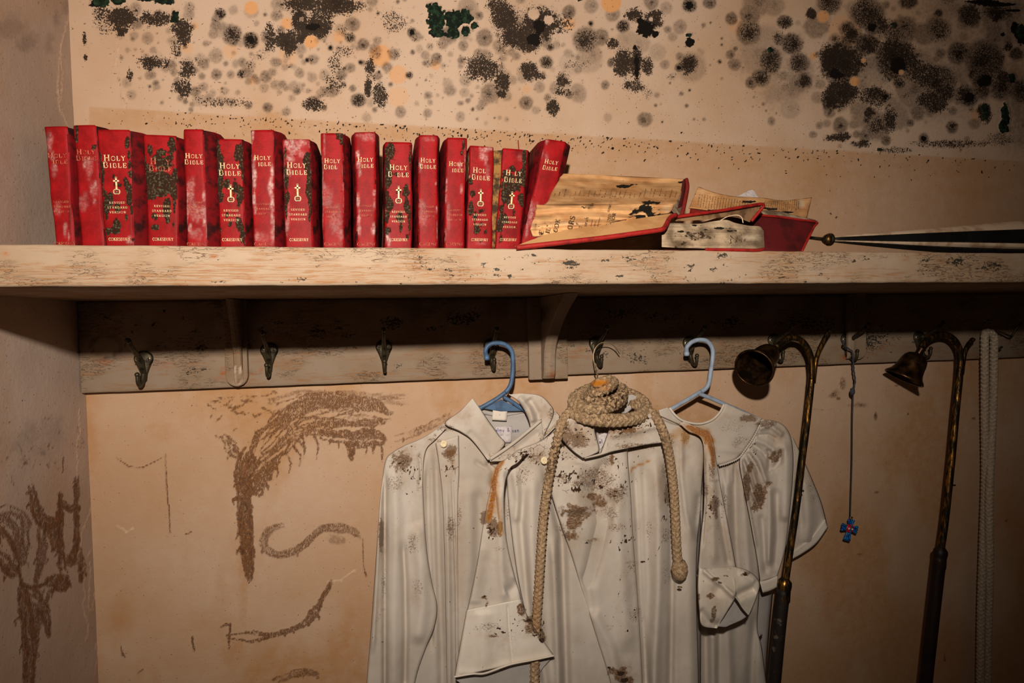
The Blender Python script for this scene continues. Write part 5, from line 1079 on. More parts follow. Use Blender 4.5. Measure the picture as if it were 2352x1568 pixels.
many(cr, 'S', "1035 1040 20 10 .8;1365 1140 44 14 .9;1330 1180 50 26 .95;1320 1205 24 24 .8;1310 1230 30 14 .9;1380 1155 24 16 .7;1445 988 34 14 .8;1300 975 14 14 .5;1405 1055 8 18 .6;1110 1372 14 6 .95;1118 1385 6 10 .7;1195 1400 14 26 .9;1225 1440 26 30 .9;1215 1425 34 14 .8;1245 1462 12 18 .9;1148 1215 8 30 .95;1130 1110 6 40 .4;1745 1130 26 40 .8;1722 1075 10 20 .7;1775 1050 16 16 .8;1790 1040 10 14 .7;1715 1120 12 60 .6;1770 1110 16 8 .8;1645 1330 16 6 .9;1665 1322 14 4 .8;1630 1368 14 8 .9;1640 1405 7 22 .9;1635 1425 8 6 .8;1712 1318 14 9 .9;1645 1180 7 40 .5;1425 1550 22 26 1;1405 1540 14 14 .9;1445 1562 16 10 .9;1130 1460 24 6 .5;880 1400 10 10 .3;960 1110 6 30 .3;1740 1160 20 20 .9;1000 1000 10 6 .5;1365 1240 30 6 .5;1605 1370 4 14 .8;935 1105 30 10 .2", .8, .55)
many(cr, 'K', "1365 1100 2 16 .7;1325 1125 14 3 .9;1355 1143 30 3 .8;1380 1120 10 6 .9;1345 1245 14 3 1;1030 1080 24 3 .5;1215 1425 24 2.5 .9;1235 1458 20 2.5 1;1222 1410 14 2 .9;1245 1470 8 8 .9;1200 1372 3 4 1;1115 1368 10 3 .9;1145 1443 9 2.5 .9;1155 1452 10 2.5 .9;1135 1455 12 1.6 .9;1118 1478 4 6 .8;1640 1330 10 2.5 .9;1655 1337 8 3 .9;1712 1318 7 6 .7;1442 1450 4 4 1;1458 1400 3 3 .9;1460 1415 3 3 .9;1425 1545 16 9 .9;1435 1562 14 8 .9;1398 1533 6 4 .9;898 1425 3 2 1;972 1418 2.5 2.5 1;970 1452 2 3 .8;955 1508 3 2 1;1088 1213 3 1.5 1;1070 1350 3 2 .8;1110 1532 3 4 1;1096 1538 2 3 .8;1520 1118 5 3 .6;1375 1085 8 2 .8;1745 1460 4 9 .9;1752 1476 3 6 .9;1617 1450 2 6 .7", .6, .5)
many(cr, 'C', "925 1060 30 34 .75;950 1090 12 34 .6;1040 1075 18 18 .9;1020 975 18 8 .6;1080 1010 12 18 .4;1230 1030 40 20 .5;1300 985 24 30 .6;1330 1020 40 16 .5;1480 985 30 12 .5;1410 1020 60 14 .45;1370 1080 60 16 .5;1640 1085 10 12 .9;1160 1080 24 18 .4;1190 1035 20 14 .4;1300 1130 20 10 .7;1150 960 6 4 .4;1540 1160 8 10 .5", .9, .4)
for k, (pts, v) in enumerate((([(1160, 1058, 3), (1147, 1072, 7), (1137, 1095, 10), (1133, 1130, 9), (1128, 1165, 9), (1124, 1190, 7)], 1), ([(1135, 1085, 6), (1140, 1110, 10), (1142, 1150, 8), (1148, 1190, 5), (1152, 1225, 6)], .55), ([(1580, 978, 5), (1600, 990, 11), (1620, 996, 14), (1630, 1014, 12), (1636, 1040, 8), (1640, 1068, 4)], 1), ([(1546, 1000, 10), (1570, 985, 14), (1572, 1015, 10)], .5), ([(1448, 1078, 2), (1449, 1085, 2)], 1), ([(1448, 1077, 1.5), (1462, 1070, 3), (1478, 1064, 3), (1493, 1058, 2)], .95), ([(1618, 1075, 6), (1622, 1000, 5)], .25))):
    cr.stroke('O', pts, v, .8, .7, 200+k)
cr.blob('O', 1142, 1108, 4, v=1, soft=.7)
for k, pts in enumerate(([(940, 1022), (962, 1040), (967, 1075), (966, 1105), (950, 1128), (928, 1134)], [(885, 1062), (900, 1064), (910, 1050)], [(1292, 1128), (1310, 1127), (1330, 1126), (1352, 1130)], [(1306, 1092), (1320, 1088), (1340, 1082), (1350, 1080)], [(1410, 1240), (1430, 1250), (1448, 1235), (1456, 1230)], [(1456, 1296), (1440, 1315), (1427, 1322), (1422, 1345), (1420, 1368)], [(1462, 1296), (1500, 1278), (1514, 1270), (1520, 1240), (1525, 1215)], [(1318, 1130), (1312, 1118), (1322, 1112)], [(1200, 1024), (1186, 1060), (1170, 1080), (1160, 1075)], [(1030, 1110), (1040, 1108), (1046, 1100)], [(1630, 1085), (1638, 1070), (1645, 1085), (1650, 1095), (1640, 1100), (1630, 1092)], [(1365, 1010), (1400, 1004), (1470, 975), (1505, 978), (1520, 972)], [(1290, 1036), (1302, 1040), (1320, 1050)], [(1150, 1030), (1165, 1000), (1175, 995)], [(855, 1462), (870, 1472), (878, 1477)], [(1510, 1150), (1515, 1130), (1545, 1132)], [(1515, 1200), (1522, 1185), (1532, 1200)], [(1400, 1000), (1420, 1003), (1500, 975)])):
    cr.stroke('K', [(a, b, 1.1, .9) for a, b in pts], .85, .8, .9, 300+k)
for i in range(420):
    x = rng.uniform(860, 1800); y = rng.triangular(960, 1568, 1080); cr.blob('K', x, y, rng.uniform(.9, 2.2), rng.uniform(.9, 3.6), rng.uniform(.5, .95), .8, .5)
for i in range(260):
    x, y = rng.choice([(1330, 1110), (1420, 1140), (1220, 1040), (1380, 1110), (1300, 1100), (1450, 1420), (1640, 1170), (1200, 1090), (1440, 1210)]); cr.blob('K', rng.gauss(x, 26), rng.gauss(y, 16), rng.uniform(1, 3), rng.uniform(1, 4), rng.uniform(.6, 1), .8, .6)
many(cr, 'T', "1300 1010 30 60 .6;1560 1040 30 60 .6;1610 1060 14 80 .5;1640 1160 20 80 .4;1480 1050 30 60 .25;1030 1060 24 60 .4;1680 1250 60 200 .25;1060 1250 20 300 .4;1130 1170 24 60 .6", 1, .5)

many(cr, 'T', "1060 950 50 40 .7;1110 970 30 40 .4;1250 940 40 40 .8;1170 1030 60 26 .6;930 1045 50 30 .8;925 1090 40 40 .4;1000 1030 40 50 .5;1040 1060 24 50 .7;1330 1000 60 50 .9;1430 990 90 36 .9;1450 1030 80 20 .6;1230 1040 50 40 .5;1380 1080 90 40 .45;1370 1150 80 50 .6;1420 1210 60 30 .45;1520 1100 26 120 .6;1560 1010 40 50 .7;1630 1120 26 130 .6;1700 960 120 26 .5;1790 1010 50 60 .7;1730 1110 50 70 .6;1850 1100 40 60 .4;880 1230 14 90 .6;960 1200 24 100 .4;950 1370 26 60 .4;870 1400 20 80 .4;1130 1190 30 60 .7;1220 1440 40 40 .5;1130 1460 60 30 .35;1640 1370 50 60 .4;1440 1540 50 40 .5;1500 1280 20 200 .35;1440 1320 40 80 .3;1690 1080 40 60 .4;1350 1240 60 20 .4", 1.0, .5)
clu = [(1210, 1045, 50, 22, 60), (1300, 1090, 36, 24, 40), (1340, 1105, 50, 20, 60), (1440, 1085, 34, 30, 50), (1440, 1130, 34, 26, 40), (1030, 1075, 18, 18, 26), (930, 1080, 28, 24, 40), (1400, 1000, 60, 14, 40), (1320, 1000, 30, 30, 40), (1640, 1160, 12, 36, 34), (1190, 1420, 30, 30, 26), (1235, 1440, 14, 26, 26), (1440, 1240, 30, 30, 26), (1730, 1040, 16, 30, 14), (1520, 1150, 12, 40, 24), (1130, 1220, 14, 16, 30), (1300, 1040, 24, 24, 26), (1500, 960, 30, 12, 20)]
for x0, y0, sx, sy, n in clu:
    for k in range(n):
        x = rng.gauss(x0, sx*.6); y = rng.gauss(y0, sy*.6); a = rng.uniform(0, 6.28); L = rng.uniform(1.5, 6)
        cr.stroke('K', [(x, y, 1.1), (x+L*math.cos(a), y+L*math.sin(a), 1.2), (x+L*math.cos(a)+L*math.cos(a+1), y+L*math.sin(a)+L*math.sin(a+1), .9)], rng.uniform(.6, 1), .7, .5, k)
def smooth_prof(d, w, kind):
    q = np.clip(d/w, 0, 3)
    return np.exp(-q*q*1.6) if kind == 0 else np.clip(1-q, 0, 1)**1.5
def folds(lst):
    """ridge/valley lines: (points, halfwidth px, height m [+ out of the cloth]); 's' entries step up on one side of the line"""
    def fn(px, py, Y, u, v):
        h = np.zeros(len(px))
        for e in lst:
            pts, w_, a = e[0], e[1]*(1.45 if e[1] > 4.5 else 1.0), e[2]
            d, sd, tt = dist_poly(px, py, [(p[0], p[1]) for p in pts])
            ends = np.clip(np.minimum(tt/.08+.05, (1-tt)/.08+(1.0 if pts[-1][1] > 1500 else .05)), 0, 1)
            if len(e) > 3: h += a*ends*np.where(sd*e[3] > 0, np.exp(-(d/w_)), 0)
            else: h += a*ends*smooth_prof(d, w_, 0)
        roll = np.minimum(u, 1-u); edge = .007*(1-np.sqrt(np.clip(1-(1-np.clip(roll/.06, 0, 1))**2, 0, 1)))
        return Y-h*1.3+edge-.0012*(fbm(px/26, py/60, 5)-.5)*2
    return fn
def cloth(nm, A, Bc, root, nu, nv, Y, fl=(), mat='robe', th=.0016, YA=None, YB=None):
    V, F = sheet(A, Bc, nu, nv, Y if YA is None else YA, Y if YB is None else YB, folds(list(fl)))
    o = mesh_obj(nm, V, F, M[mat], root); paint(o, V, cr, ('P', 'O', 'S', 'C'), ('K', 'T', None, None)); solid(o, th, -1); return o
def button(px, py, Y, root):
    V, F = lathe(A1(px, py, Y), (0, -1, .1), [(.0062, 0), (.0062, .0012), (.0052, .0022), (.0034, .0016), (0, .0014)], 18)
    return mesh_obj('button', V, F, M['button'], root)

# ---- right robe (pale blue hanger), farthest back
r3 = thing('robe', 'white robe with smooth round yoke and gathered puffed sleeve on the pale blue hanger', 'robe', A1(1620, 940, -.07), 'soiled white robes on hangers')
cloth('back_panel', [(1530, 985), (1560, 1100), (1580, 1568), (1580, 1700)], [(1790, 985), (1800, 1100), (1760, 1568), (1790, 1700)], r3, 20, 40, -.030, [], 'robe_in')
cloth('body', [(1560, 1010), (1580, 1200), (1590, 1400), (1595, 1700)], [(1712, 1040), (1738, 1150), (1745, 1330), (1740, 1440), (1752, 1500), (1775, 1700)], r3, 60, 110, -.068,
      [([(1668, 1068), (1668, 1250), (1672, 1450), (1680, 1700)], 9, .007), ([(1685, 1062), (1690, 1250), (1705, 1400)], 7, -.007), ([(1705, 1055), (1712, 1200), (1725, 1380)], 9, .006), ([(1655, 1070), (1652, 1400), (1650, 1700)], 6, -.006), ([(1735, 1400), (1725, 1550), (1728, 1700)], 9, -.008), ([(1640, 1440), (1640, 1700)], 14, .008), ([(1620, 1440), (1625, 1700)], 8, -.008), ([(1668, 1070), (1668, 1110)], 5, -.004), ([(1682, 1066), (1683, 1110)], 4, .004)])
cloth('far_sleeve', [(1800, 1010), (1800, 1100), (1800, 1200), (1808, 1290)], [(1822, 1005), (1848, 1060), (1872, 1115), (1889, 1160), (1902, 1212)], r3, 30, 50, -.046,
      [([(1850, 1100), (1860, 1200), (1850, 1250)], 12, .005), ([(1832, 1100), (1840, 1220)], 8, -.005)])
cloth('sleeve_cuff', [(1812, 1270), (1840, 1250), (1868, 1224), (1894, 1190)], [(1816, 1287), (1845, 1271), (1876, 1248), (1902, 1212)], r3, 8, 26, -.049, [], 'robe_cuff')
gath = [([(1742, 985), (1770, 978), (1800, 1000)], 5, .006), ([(1738, 1000), (1765, 998), (1785, 1010)], 4, -.005), ([(1733, 1010), (1760, 1020), (1785, 1040)], 5, .006), ([(1728, 1020), (1750, 1035), (1760, 1050)], 3.5, -.006),
        ([(1722, 1030), (1745, 1060), (1762, 1110)], 5, .007), ([(1716, 1038), (1735, 1065), (1745, 1088)], 3.5, -.006), ([(1710, 1045), (1730, 1085), (1742, 1130), (1748, 1150)], 5, .007), ([(1706, 1052), (1715, 1085), (1728, 1130), (1742, 1165)], 4, -.007), ([(1700, 1056), (1706, 1110), (1720, 1180), (1735, 1260)], 5, .006),
        ([(1765, 1030), (1768, 1060), (1766, 1085)], 5, -.007), ([(1795, 1030), (1790, 1060), (1772, 1080)], 6, -.006), ([(1800, 1010), (1808, 1060), (1805, 1200)], 12, .008), ([(1768, 1110), (1770, 1200), (1765, 1300)], 8, .007), ([(1783, 1120), (1785, 1230), (1778, 1310)], 8, -.006), ([(1748, 1180), (1755, 1250), (1760, 1320)], 6, -.005)]
cloth('puffed_sleeve', [(1748, 966), (1735, 1000), (1712, 1035), (1698, 1058), (1708, 1120), (1724, 1200), (1738, 1280), (1746, 1335)], [(1752, 962), (1785, 968), (1808, 985), (1820, 1020), (1822, 1080), (1815, 1170), (1804, 1260), (1786, 1322)], r3, 60, 110, -.088, gath)
cloth('sleeve_cuff', [(1745, 1333), (1760, 1330), (1785, 1320)], [(1753, 1363), (1770, 1358), (1789, 1348)], r3, 8, 16, -.092, [], 'robe_cuff')
cloth('yoke', [(1535, 935), (1548, 952), (1565, 964), (1590, 971), (1614, 971), (1638, 962), (1655, 945), (1664, 926)], [(1512, 942), (1525, 985), (1560, 1030), (1610, 1064), (1652, 1069), (1695, 1052), (1730, 1005), (1752, 962)], r3, 26, 80, -.084, [([(1700, 940), (1690, 1045)], 40, .003)])
V, F = tube([A1(x, y, Y) for x, y, Y in ((1538, 936, -.082), (1550, 952, -.086), (1567, 965, -.087), (1592, 972, -.088), (1614, 972, -.088), (1637, 963, -.087), (1654, 946, -.085), (1663, 928, -.08))], .0022, 8, 50); mesh_obj('neck_binding', V, F, M['robe_cuff'], r3)
V, F = tube([A1(x, y, -.0905) for x, y in ((1652, 1069), (1675, 1062), (1697, 1051), (1712, 1032), (1731, 1004), (1746, 975))], .0018, 6, 60, disp=lambda s, t: .6*np.sin(s*1400)); mesh_obj('yoke_seam', V, F, M['robe'], r3)

# ---- left robe (blue hanger)
r1 = thing('robe', 'white shirt-collared robe on the blue hanger, leftmost of the robes', 'robe', A1(1160, 960, -.09), 'soiled white robes on hangers')
cloth('back_panel', [(1015, 985), (985, 1100), (965, 1568), (960, 1700)], [(1300, 965), (1340, 1100), (1350, 1568), (1350, 1700)], r1, 20, 40, -.040, [], 'robe_in')
cloth('inner_back', [(1100, 930), (1098, 960), (1105, 1010), (1122, 1065)], [(1212, 935), (1224, 960), (1225, 1010), (1200, 1065)], r1, 20, 26, -.060, [([(1110, 955), (1220, 950)], 4, .002)], 'robe_in')
cloth('neck_facing', [(1104, 938), (1150, 947), (1204, 946)], [(1108, 953), (1152, 958), (1208, 947)], r1, 5, 20, -.066, [], 'robe_in')
cloth('body_right', [(1228, 983), (1178, 1024), (1126, 1058), (1150, 1105), (1180, 1250), (1190, 1568), (1190, 1700)], [(1285, 960), (1320, 1060), (1350, 1300), (1350, 1568), (1350, 1700)], r1, 40, 80, -.086, [([(1240, 1000), (1260, 1100), (1270, 1400)], 16, .006)])
cloth('body_left', [(1018, 975), (985, 1010), (968, 1080), (955, 1200), (945, 1568), (945, 1700)], [(1068, 958), (1098, 1002), (1124, 1060), (1165, 1100), (1200, 1220), (1212, 1568), (1215, 1700)], r1, 100, 120, -.090,
      [([(1000, 1030), (1004, 1150), (1008, 1300), (1015, 1500), (1018, 1700)], 8, -.008), ([(982, 1060), (984, 1200), (990, 1350), (990, 1500)], 7, -.007), ([(1075, 1100), (1078, 1300), (1065, 1500)], 24, .006), ([(1090, 1060), (1115, 1075), (1125, 1062)], 5, -.004), ([(1100, 1120), (1098, 1300), (1088, 1400)], 12, -.006), ([(1120, 1062), (1135, 1080), (1128, 1120)], 7, -.006)])
cloth('button_placket', [(1000, 1018), (1008, 1070), (1016, 1150), (1021, 1300), (1024, 1450), (1028, 1700)], [(1054, 1000), (1055, 1080), (1052, 1160), (1052, 1300), (1055, 1450), (1052, 1568), (1055, 1700)], r1, 22, 120, -.100,
      [([(1038, 1090), (1042, 1180), (1048, 1350), (1050, 1568), (1050, 1700)], 3, -.004), ([(1025, 1110), (1030, 1300), (1035, 1700)], 5, .004)])
button(1019, 1019, -.104, r1)
cloth('left_sleeve', [(1020, 972), (975, 1003), (930, 1022), (902, 1038), (886, 1055), (878, 1100), (871, 1170), (864, 1270), (857, 1370), (849, 1480), (842, 1568), (838, 1700)],
      [(1024, 985), (1000, 1010), (978, 1035), (972, 1090), (974, 1170), (980, 1260), (992, 1335), (1004, 1390), (998, 1440), (978, 1490), (955, 1560), (930, 1700)], r1, 70, 130, -.101,
      [([(884, 1075), (884, 1200), (884, 1400), (884, 1568), (880, 1700)], 5, -.009), ([(905, 1070), (910, 1200), (905, 1400), (905, 1568)], 12, .006), ([(925, 1240), (930, 1330), (932, 1450), (930, 1568)], 6, -.009), ([(955, 1200), (968, 1300), (970, 1400), (960, 1480)], 15, .009), ([(962, 1040), (967, 1080), (965, 1110)], 4, -.004), ([(872, 1100), (866, 1300), (856, 1500)], 5, .005)])
cloth('collar_left', [(1086, 915), (1104, 939), (1124, 968), (1147, 1000), (1160, 1022), (1123, 1056)], [(1084, 916), (1056, 944), (1021, 972), (1055, 990), (1083, 1010), (1120, 1056)], r1, 26, 44, -.114, [([(1075, 990), (1100, 1015), (1122, 1050)], 8, -.003)])
cloth('collar_right', [(1168, 906), (1190, 922), (1206, 946), (1216, 972), (1219, 992)], [(1200, 903), (1240, 908), (1262, 926), (1272, 950), (1250, 1000)], r1, 34, 40, -.104, [([(1212, 915), (1235, 950), (1238, 990)], 8, -.007), ([(1190, 910), (1215, 935), (1226, 970)], 7, .006)])
cloth('shoulder_right', [(1250, 935), (1246, 980), (1243, 1015)], [(1278, 945), (1300, 975), (1320, 1020)], r1, 16, 20, -.094, [])
cloth('lapel', [(1243, 962), (1215, 988), (1170, 1024), (1124, 1054)], [(1250, 1008), (1205, 1037), (1168, 1057), (1126, 1060)], r1, 20, 40, -.118, [([(1240, 990), (1180, 1035)], 9, -.004)])
V, F = tube([A1(x, y, -.122) for x, y in ((1241, 966), (1215, 988), (1170, 1024), (1126, 1054))], .003, 8, 40); mesh_obj('lapel_edge', V, F, M['robe'], r1)
V, F = sheet([(1132, 940), (1130, 964)], [(1165, 943), (1163, 966)], 6, 6, -.071, -.071); o = mesh_obj('hanging_loop', V, F, M['robe_cuff'], r1); solid(o, .0012); paint(o, V, cr, ('P', 'O', 'S', 'C'), ('K', 'T', None, None))
V, F = sheet([(1138, 980), (1140, 1016)], [(1176, 978), (1175, 1016)], 6, 6, -.0665, -.0665); lb = mesh_obj('maker_label', V, F, M['label_white'], r1); solid(lb, .0008)
page_text([('almy & son', 1137, 991, 8.5, 0.0), ('a co', 1142, 1000, 5, 0), ('_______', 1142, 1004, 3, 0)], lb, -.0680, M['blueink'], 'label_print')

# ---- middle robe (wire hanger), in front
r2 = thing('robe', 'mud-stained white robe on the wire hanger, coiled cord around its collar', 'robe', A1(1390, 950, -.13), 'soiled white robes on hangers')
cloth('back_panel', [(1190, 1045), (1200, 1200), (1215, 1568), (1215, 1700)], [(1600, 990), (1610, 1200), (1610, 1568), (1610, 1700)], r2, 24, 40, -.098, [], 'robe_in')
cloth('body', [(1300, 968), (1245, 1010), (1175, 1045), (1165, 1120), (1185, 1300), (1215, 1450), (1225, 1568), (1225, 1700)], [(1490, 950), (1545, 972), (1612, 1000), (1612, 1130), (1600, 1300), (1605, 1568), (1605, 1700)], r2, 150, 130, -.150,
      [([(1245, 1060), (1262, 1110), (1290, 1230), (1300, 1568), (1300, 1700)], 9, -.013), ([(1200, 1120), (1196, 1200), (1210, 1360), (1240, 1568)], 8, -.009), ([(1225, 1080), (1222, 1250), (1228, 1400), (1250, 1568)], 14, .009), ([(1180, 1080), (1192, 1150), (1186, 1200)], 8, .007),
       ([(1270, 1230), (1278, 1400), (1284, 1568), (1284, 1700)], 10, .010), ([(1456, 1060), (1464, 1200), (1472, 1400), (1485, 1568), (1485, 1700)], 7, -.009), ([(1478, 1050), (1482, 1200), (1488, 1350), (1480, 1568)], 9, -.006), ([(1506, 1040), (1514, 1200), (1514, 1350), (1506, 1500), (1500, 1700)], 11, .010), ([(1530, 1060), (1542, 1200), (1543, 1350), (1540, 1568), (1540, 1700)], 7, -.009), ([(1575, 1060), (1580, 1200), (1585, 1400), (1590, 1700)], 16, .007), ([(1565, 1000), (1565, 1100), (1575, 1180), (1590, 1235)], 5, .004), ([(1608, 1130), (1598, 1200), (1606, 1250)], 8, -.008)])
cloth('front_flap', [(1290, 1020), (1262, 1060), (1264, 1125), (1288, 1205), (1312, 1275), (1332, 1340), (1366, 1450), (1402, 1568), (1430, 1700)], [(1442, 1010), (1443, 1060), (1449, 1130), (1455, 1240), (1463, 1340), (1470, 1450), (1476, 1568), (1480, 1700)], r2, 70, 130, -.159,
      [([(1395, 1050), (1370, 1120), (1380, 1200), (1360, 1290), (1352, 1350)], 13, -.010), ([(1330, 1060), (1320, 1120), (1325, 1180)], 22, .010), ([(1420, 1070), (1418, 1200), (1430, 1350), (1440, 1500)], 18, .008), ([(1405, 1130), (1396, 1200), (1370, 1290), (1345, 1330), (1360, 1420)], 10, -.006), ([(1360, 1400), (1400, 1480), (1420, 1560)], 12, .006)])
slL = [([(1148, 1120), (1150, 1200), (1152, 1300), (1160, 1385)], 10, .006), ([(1163, 1080), (1168, 1150), (1170, 1240)], 5, -.006), ([(1162, 1360), (1180, 1350), (1188, 1330)], 10, -.006), ([(1105, 1250), (1095, 1330), (1090, 1390)], 14, .004), ([(1132, 1100), (1138, 1140), (1144, 1200)], 4, -.003)]
cloth('left_sleeve_inside', [(1044, 1552), (1085, 1545), (1150, 1530), (1273, 1504)], [(1048, 1562), (1090, 1590), (1180, 1600), (1225, 1560)], r2, 16, 40, -.165, [], 'robe_in')
cloth('left_sleeve', [(1200, 1030), (1160, 1055), (1142, 1068), (1130, 1110), (1118, 1160), (1108, 1215), (1096, 1290), (1082, 1360), (1072, 1402)], [(1215, 1035), (1190, 1062), (1172, 1075), (1160, 1110), (1158, 1165), (1164, 1240), (1182, 1320), (1194, 1360), (1198, 1378)], r2, 50, 110, -.186, slL)
cloth('left_cuff', [(1071, 1401), (1064, 1440), (1055, 1490), (1043, 1554)], [(1197, 1376), (1212, 1415), (1237, 1455), (1273, 1505)], r2, 60, 44, -.192, [([(1166, 1386), (1170, 1450), (1178, 1523)], 3, -.003), ([(1043, 1554), (1060, 1545), (1112, 1549), (1150, 1530), (1273, 1505)], 8, .002), ([(1110, 1400), (1110, 1540)], 16, .004)], 'robe_cuff')
V, F = edge_tube([(1043, 1554, -.193), (1085, 1547, -.196), (1112, 1546, -.196), (1150, 1533, -.198), (1178, 1524, -.197), (1230, 1514, -.196), (1273, 1505, -.193)], .0015, 6); mesh_obj('cuff_hem', V, F, M['robe_cuff'], r2)
cloth('right_sleeve', [(1560, 972), (1580, 990), (1612, 1010), (1617, 1080), (1617, 1160), (1610, 1230), (1603, 1306)], [(1572, 968), (1608, 984), (1634, 1000), (1646, 1060), (1658, 1130), (1676, 1220), (1694, 1318)], r2, 44, 100, -.172,
      [([(1625, 1010), (1634, 1060), (1638, 1150), (1640, 1300)], 9, .005), ([(1650, 1150), (1662, 1230), (1675, 1300)], 6, -.005), ([(1617, 1040), (1620, 1150), (1612, 1260)], 4, -.005), ([(1630, 1098), (1642, 1102), (1654, 1096)], 3, .004)])
cuff = r2
def facet(nm, A, Bc, mat, fl=()): return cloth(nm, A, Bc, r2, 34, 34, None, fl, mat, YA=0, YB=0)
cloth('crumpled_cuff_inside', [(1700, 1330, -.165), (1672, 1400, -.165), (1636, 1438, -.17)], [(1725, 1350, -.165), (1722, 1410, -.165), (1668, 1440, -.168)], r2, 20, 24, -.165, [], 'robe_in')
cloth('crumpled_cuff', [(1604, 1304, -.196), (1602, 1350, -.200), (1606, 1400, -.198), (1612, 1436, -.190), (1645, 1443, -.185)], [(1680, 1304, -.192), (1692, 1335, -.205), (1690, 1370, -.210), (1672, 1402, -.205), (1650, 1436, -.190)], r2, 40, 44, -.195, [([(1612, 1306), (1640, 1330), (1662, 1346), (1690, 1372)], 5, .008), ([(1660, 1340), (1640, 1365)], 10, -.004), ([(1606, 1400), (1625, 1425), (1650, 1438)], 8, -.006)], 'robe_cuff')
cloth('crumpled_cuff_fold', [(1612, 1306, -.200), (1650, 1334, -.208), (1688, 1372, -.212), (1704, 1396, -.206), (1719, 1413, -.200)], [(1686, 1300, -.186), (1722, 1312, -.192), (1745, 1338, -.196), (1738, 1372, -.198), (1720, 1412, -.200)], r2, 34, 44, -.2, [([(1735, 1350), (1705, 1362), (1690, 1372)], 8, -.008), ([(1700, 1310), (1735, 1335)], 8, .005)], 'robe_cuff')
cloth('collar_left', [(1362, 958), (1368, 995), (1377, 1032), (1366, 1042), (1344, 1050)], [(1298, 962), (1292, 985), (1289, 1006), (1314, 1034), (1338, 1051)], r2, 30, 30, -.188, [([(1330, 965), (1335, 1020)], 8, -.003)])
cloth('collar_right', [(1404, 956), (1398, 985), (1389, 1012), (1378, 1042)], [(1484, 940), (1508, 962), (1520, 988), (1528, 1012)], r2, 40, 30, -.186, [([(1400, 1000), (1450, 992), (1520, 975)], 6, .004)])
cloth('collar_edge', [(1342, 1050), (1378, 1040), (1440, 1020), (1528, 1010)], [(1344, 1054), (1380, 1046), (1442, 1027), (1528, 1016)], r2, 5, 44, -.186, [])
cloth('inner_neck', [(1362, 960), (1368, 1000), (1376, 1040)], [(1410, 955), (1404, 1000), (1380, 1045)], r2, 10, 16, -.158, [([(1370, 990), (1400, 978)], 2, .003)], 'robe_in')
V, F = sheet([(1374, 1000), (1378, 1032)], [(1398, 990), (1388, 1020)], 5, 5, -.164, -.164); lb = mesh_obj('maker_label', V, F, M['label_white'], r2); page_text([('al', 1376, 1018, 9, -.1)], lb, -.166, M['blueink'], 'label_print')
button(1250, 1057, -.158, r2)
cloth('standing_collar', [(1405, 945), (1425, 912), (1450, 905)], [(1440, 950), (1470, 925), (1478, 915)], r2, 14, 14, -.135, [], 'robe_in')

# ------------------------------------------------------------------ hangers
def hanger(nm, label, hookpts, L, R, mat, r, web=None, Lf=None, Rf=None):
    t = thing(nm, label, 'hanger', A1(*hookpts[-1]))
    V, F = tube([A1(*p) for p in hookpts], r, 12, 70); mesh_obj('hook', V, F, M[mat], t)
    V, F = join(lathe(A1(*hookpts[0]), (0, -.2, -1), [(r, -.002), (r*1.25, 0), (r*1.25, .004), (r, .006), (0, .0065)], 12)); mesh_obj('hook_tip', V, F, M[mat], t)
    for q in (L, R):
        V, F = tube([A1(*p) for p in q], r*.95, 12, 40); mesh_obj('arm', V, F, M[mat], t)
    if web:
        a = [A1(*p) for p in web]; V = a+[p+np.array([0, .003, 0]) for p in a]; k = len(a)
        mesh_obj('web', V, [tuple(range(k))[::-1], tuple(range(k, 2*k))]+[(i, (i+1) % k, k+(i+1) % k, k+i) for i in range(k)], M[mat], t, smooth=False)
    return t
hanger('clothes_hanger', 'blue plastic clothes hanger under the left robe', [(1118, 819, -.070), (1115, 806, -.072), (1122, 793, -.072), (1140, 787, -.072), (1160, 791, -.072), (1174, 804, -.072), (1178, 822, -.072), (1177, 860, -.073), (1172, 885, -.074), (1160, 903, -.075)],
       [(1162, 900, -.076), (1140, 916, -.077), (1105, 936, -.076), (1060, 962, -.07), (1000, 1000, -.065)], [(1156, 911, -.076), (1175, 922, -.077), (1203, 940, -.077), (1250, 965, -.072), (1300, 990, -.065)], 'blue', .0040,
       web=[(1152, 917, -.075), (1200, 943, -.075), (1150, 944, -.075), (1112, 938, -.075)])
hanger('clothes_hanger', 'pale blue plastic clothes hanger under the round-yoked robe', [(1577, 810, -.066), (1578, 797, -.068), (1590, 785, -.068), (1608, 780, -.068), (1625, 784, -.068), (1636, 800, -.068), (1637, 820, -.068), (1633, 850, -.069), (1628, 880, -.070), (1620, 893, -.070), (1604, 903, -.071)],
       [(1610, 899, -.072), (1580, 917, -.074), (1543, 938, -.074), (1500, 960, -.068)], [(1603, 903, -.072), (1630, 913, -.074), (1662, 927, -.074), (1740, 962, -.066), (1800, 1000, -.06)], 'paleblue', .0042)
wh = thing('wire_hanger', 'thin wire hanger above the coiled cord of the middle robe', 'hanger', A1(1372, 860, -.09))
V, F = tube([A1(x, y, Y) for x, y, Y in ((1423, 812, -.050), (1412, 796, -.060), (1398, 787, -.066), (1382, 787, -.068), (1369, 797, -.069), (1363, 815, -.070), (1365, 835, -.074), (1370, 855, -.085), (1374, 872, -.115))], .0010, 8, 60); mesh_obj('hook', V, F, M['wire'], wh)
V, F = tube([A1(1366+2.2*math.sin(i*1.3)+i*.55, 838+i*2.1, -.076-.002*i) for i in range(17)], .0009, 6, 70); mesh_obj('twisted_neck', V, F, M['wire'], wh)
for q in ([(1374, 872, -.115), (1330, 920, -.125), (1250, 1000, -.13)], [(1374, 872, -.115), (1430, 915, -.125), (1560, 975, -.13)]):
    V, F = tube([A1(*p) for p in q], .0012, 6, 20); mesh_obj('arm', V, F, M['wire'], wh)

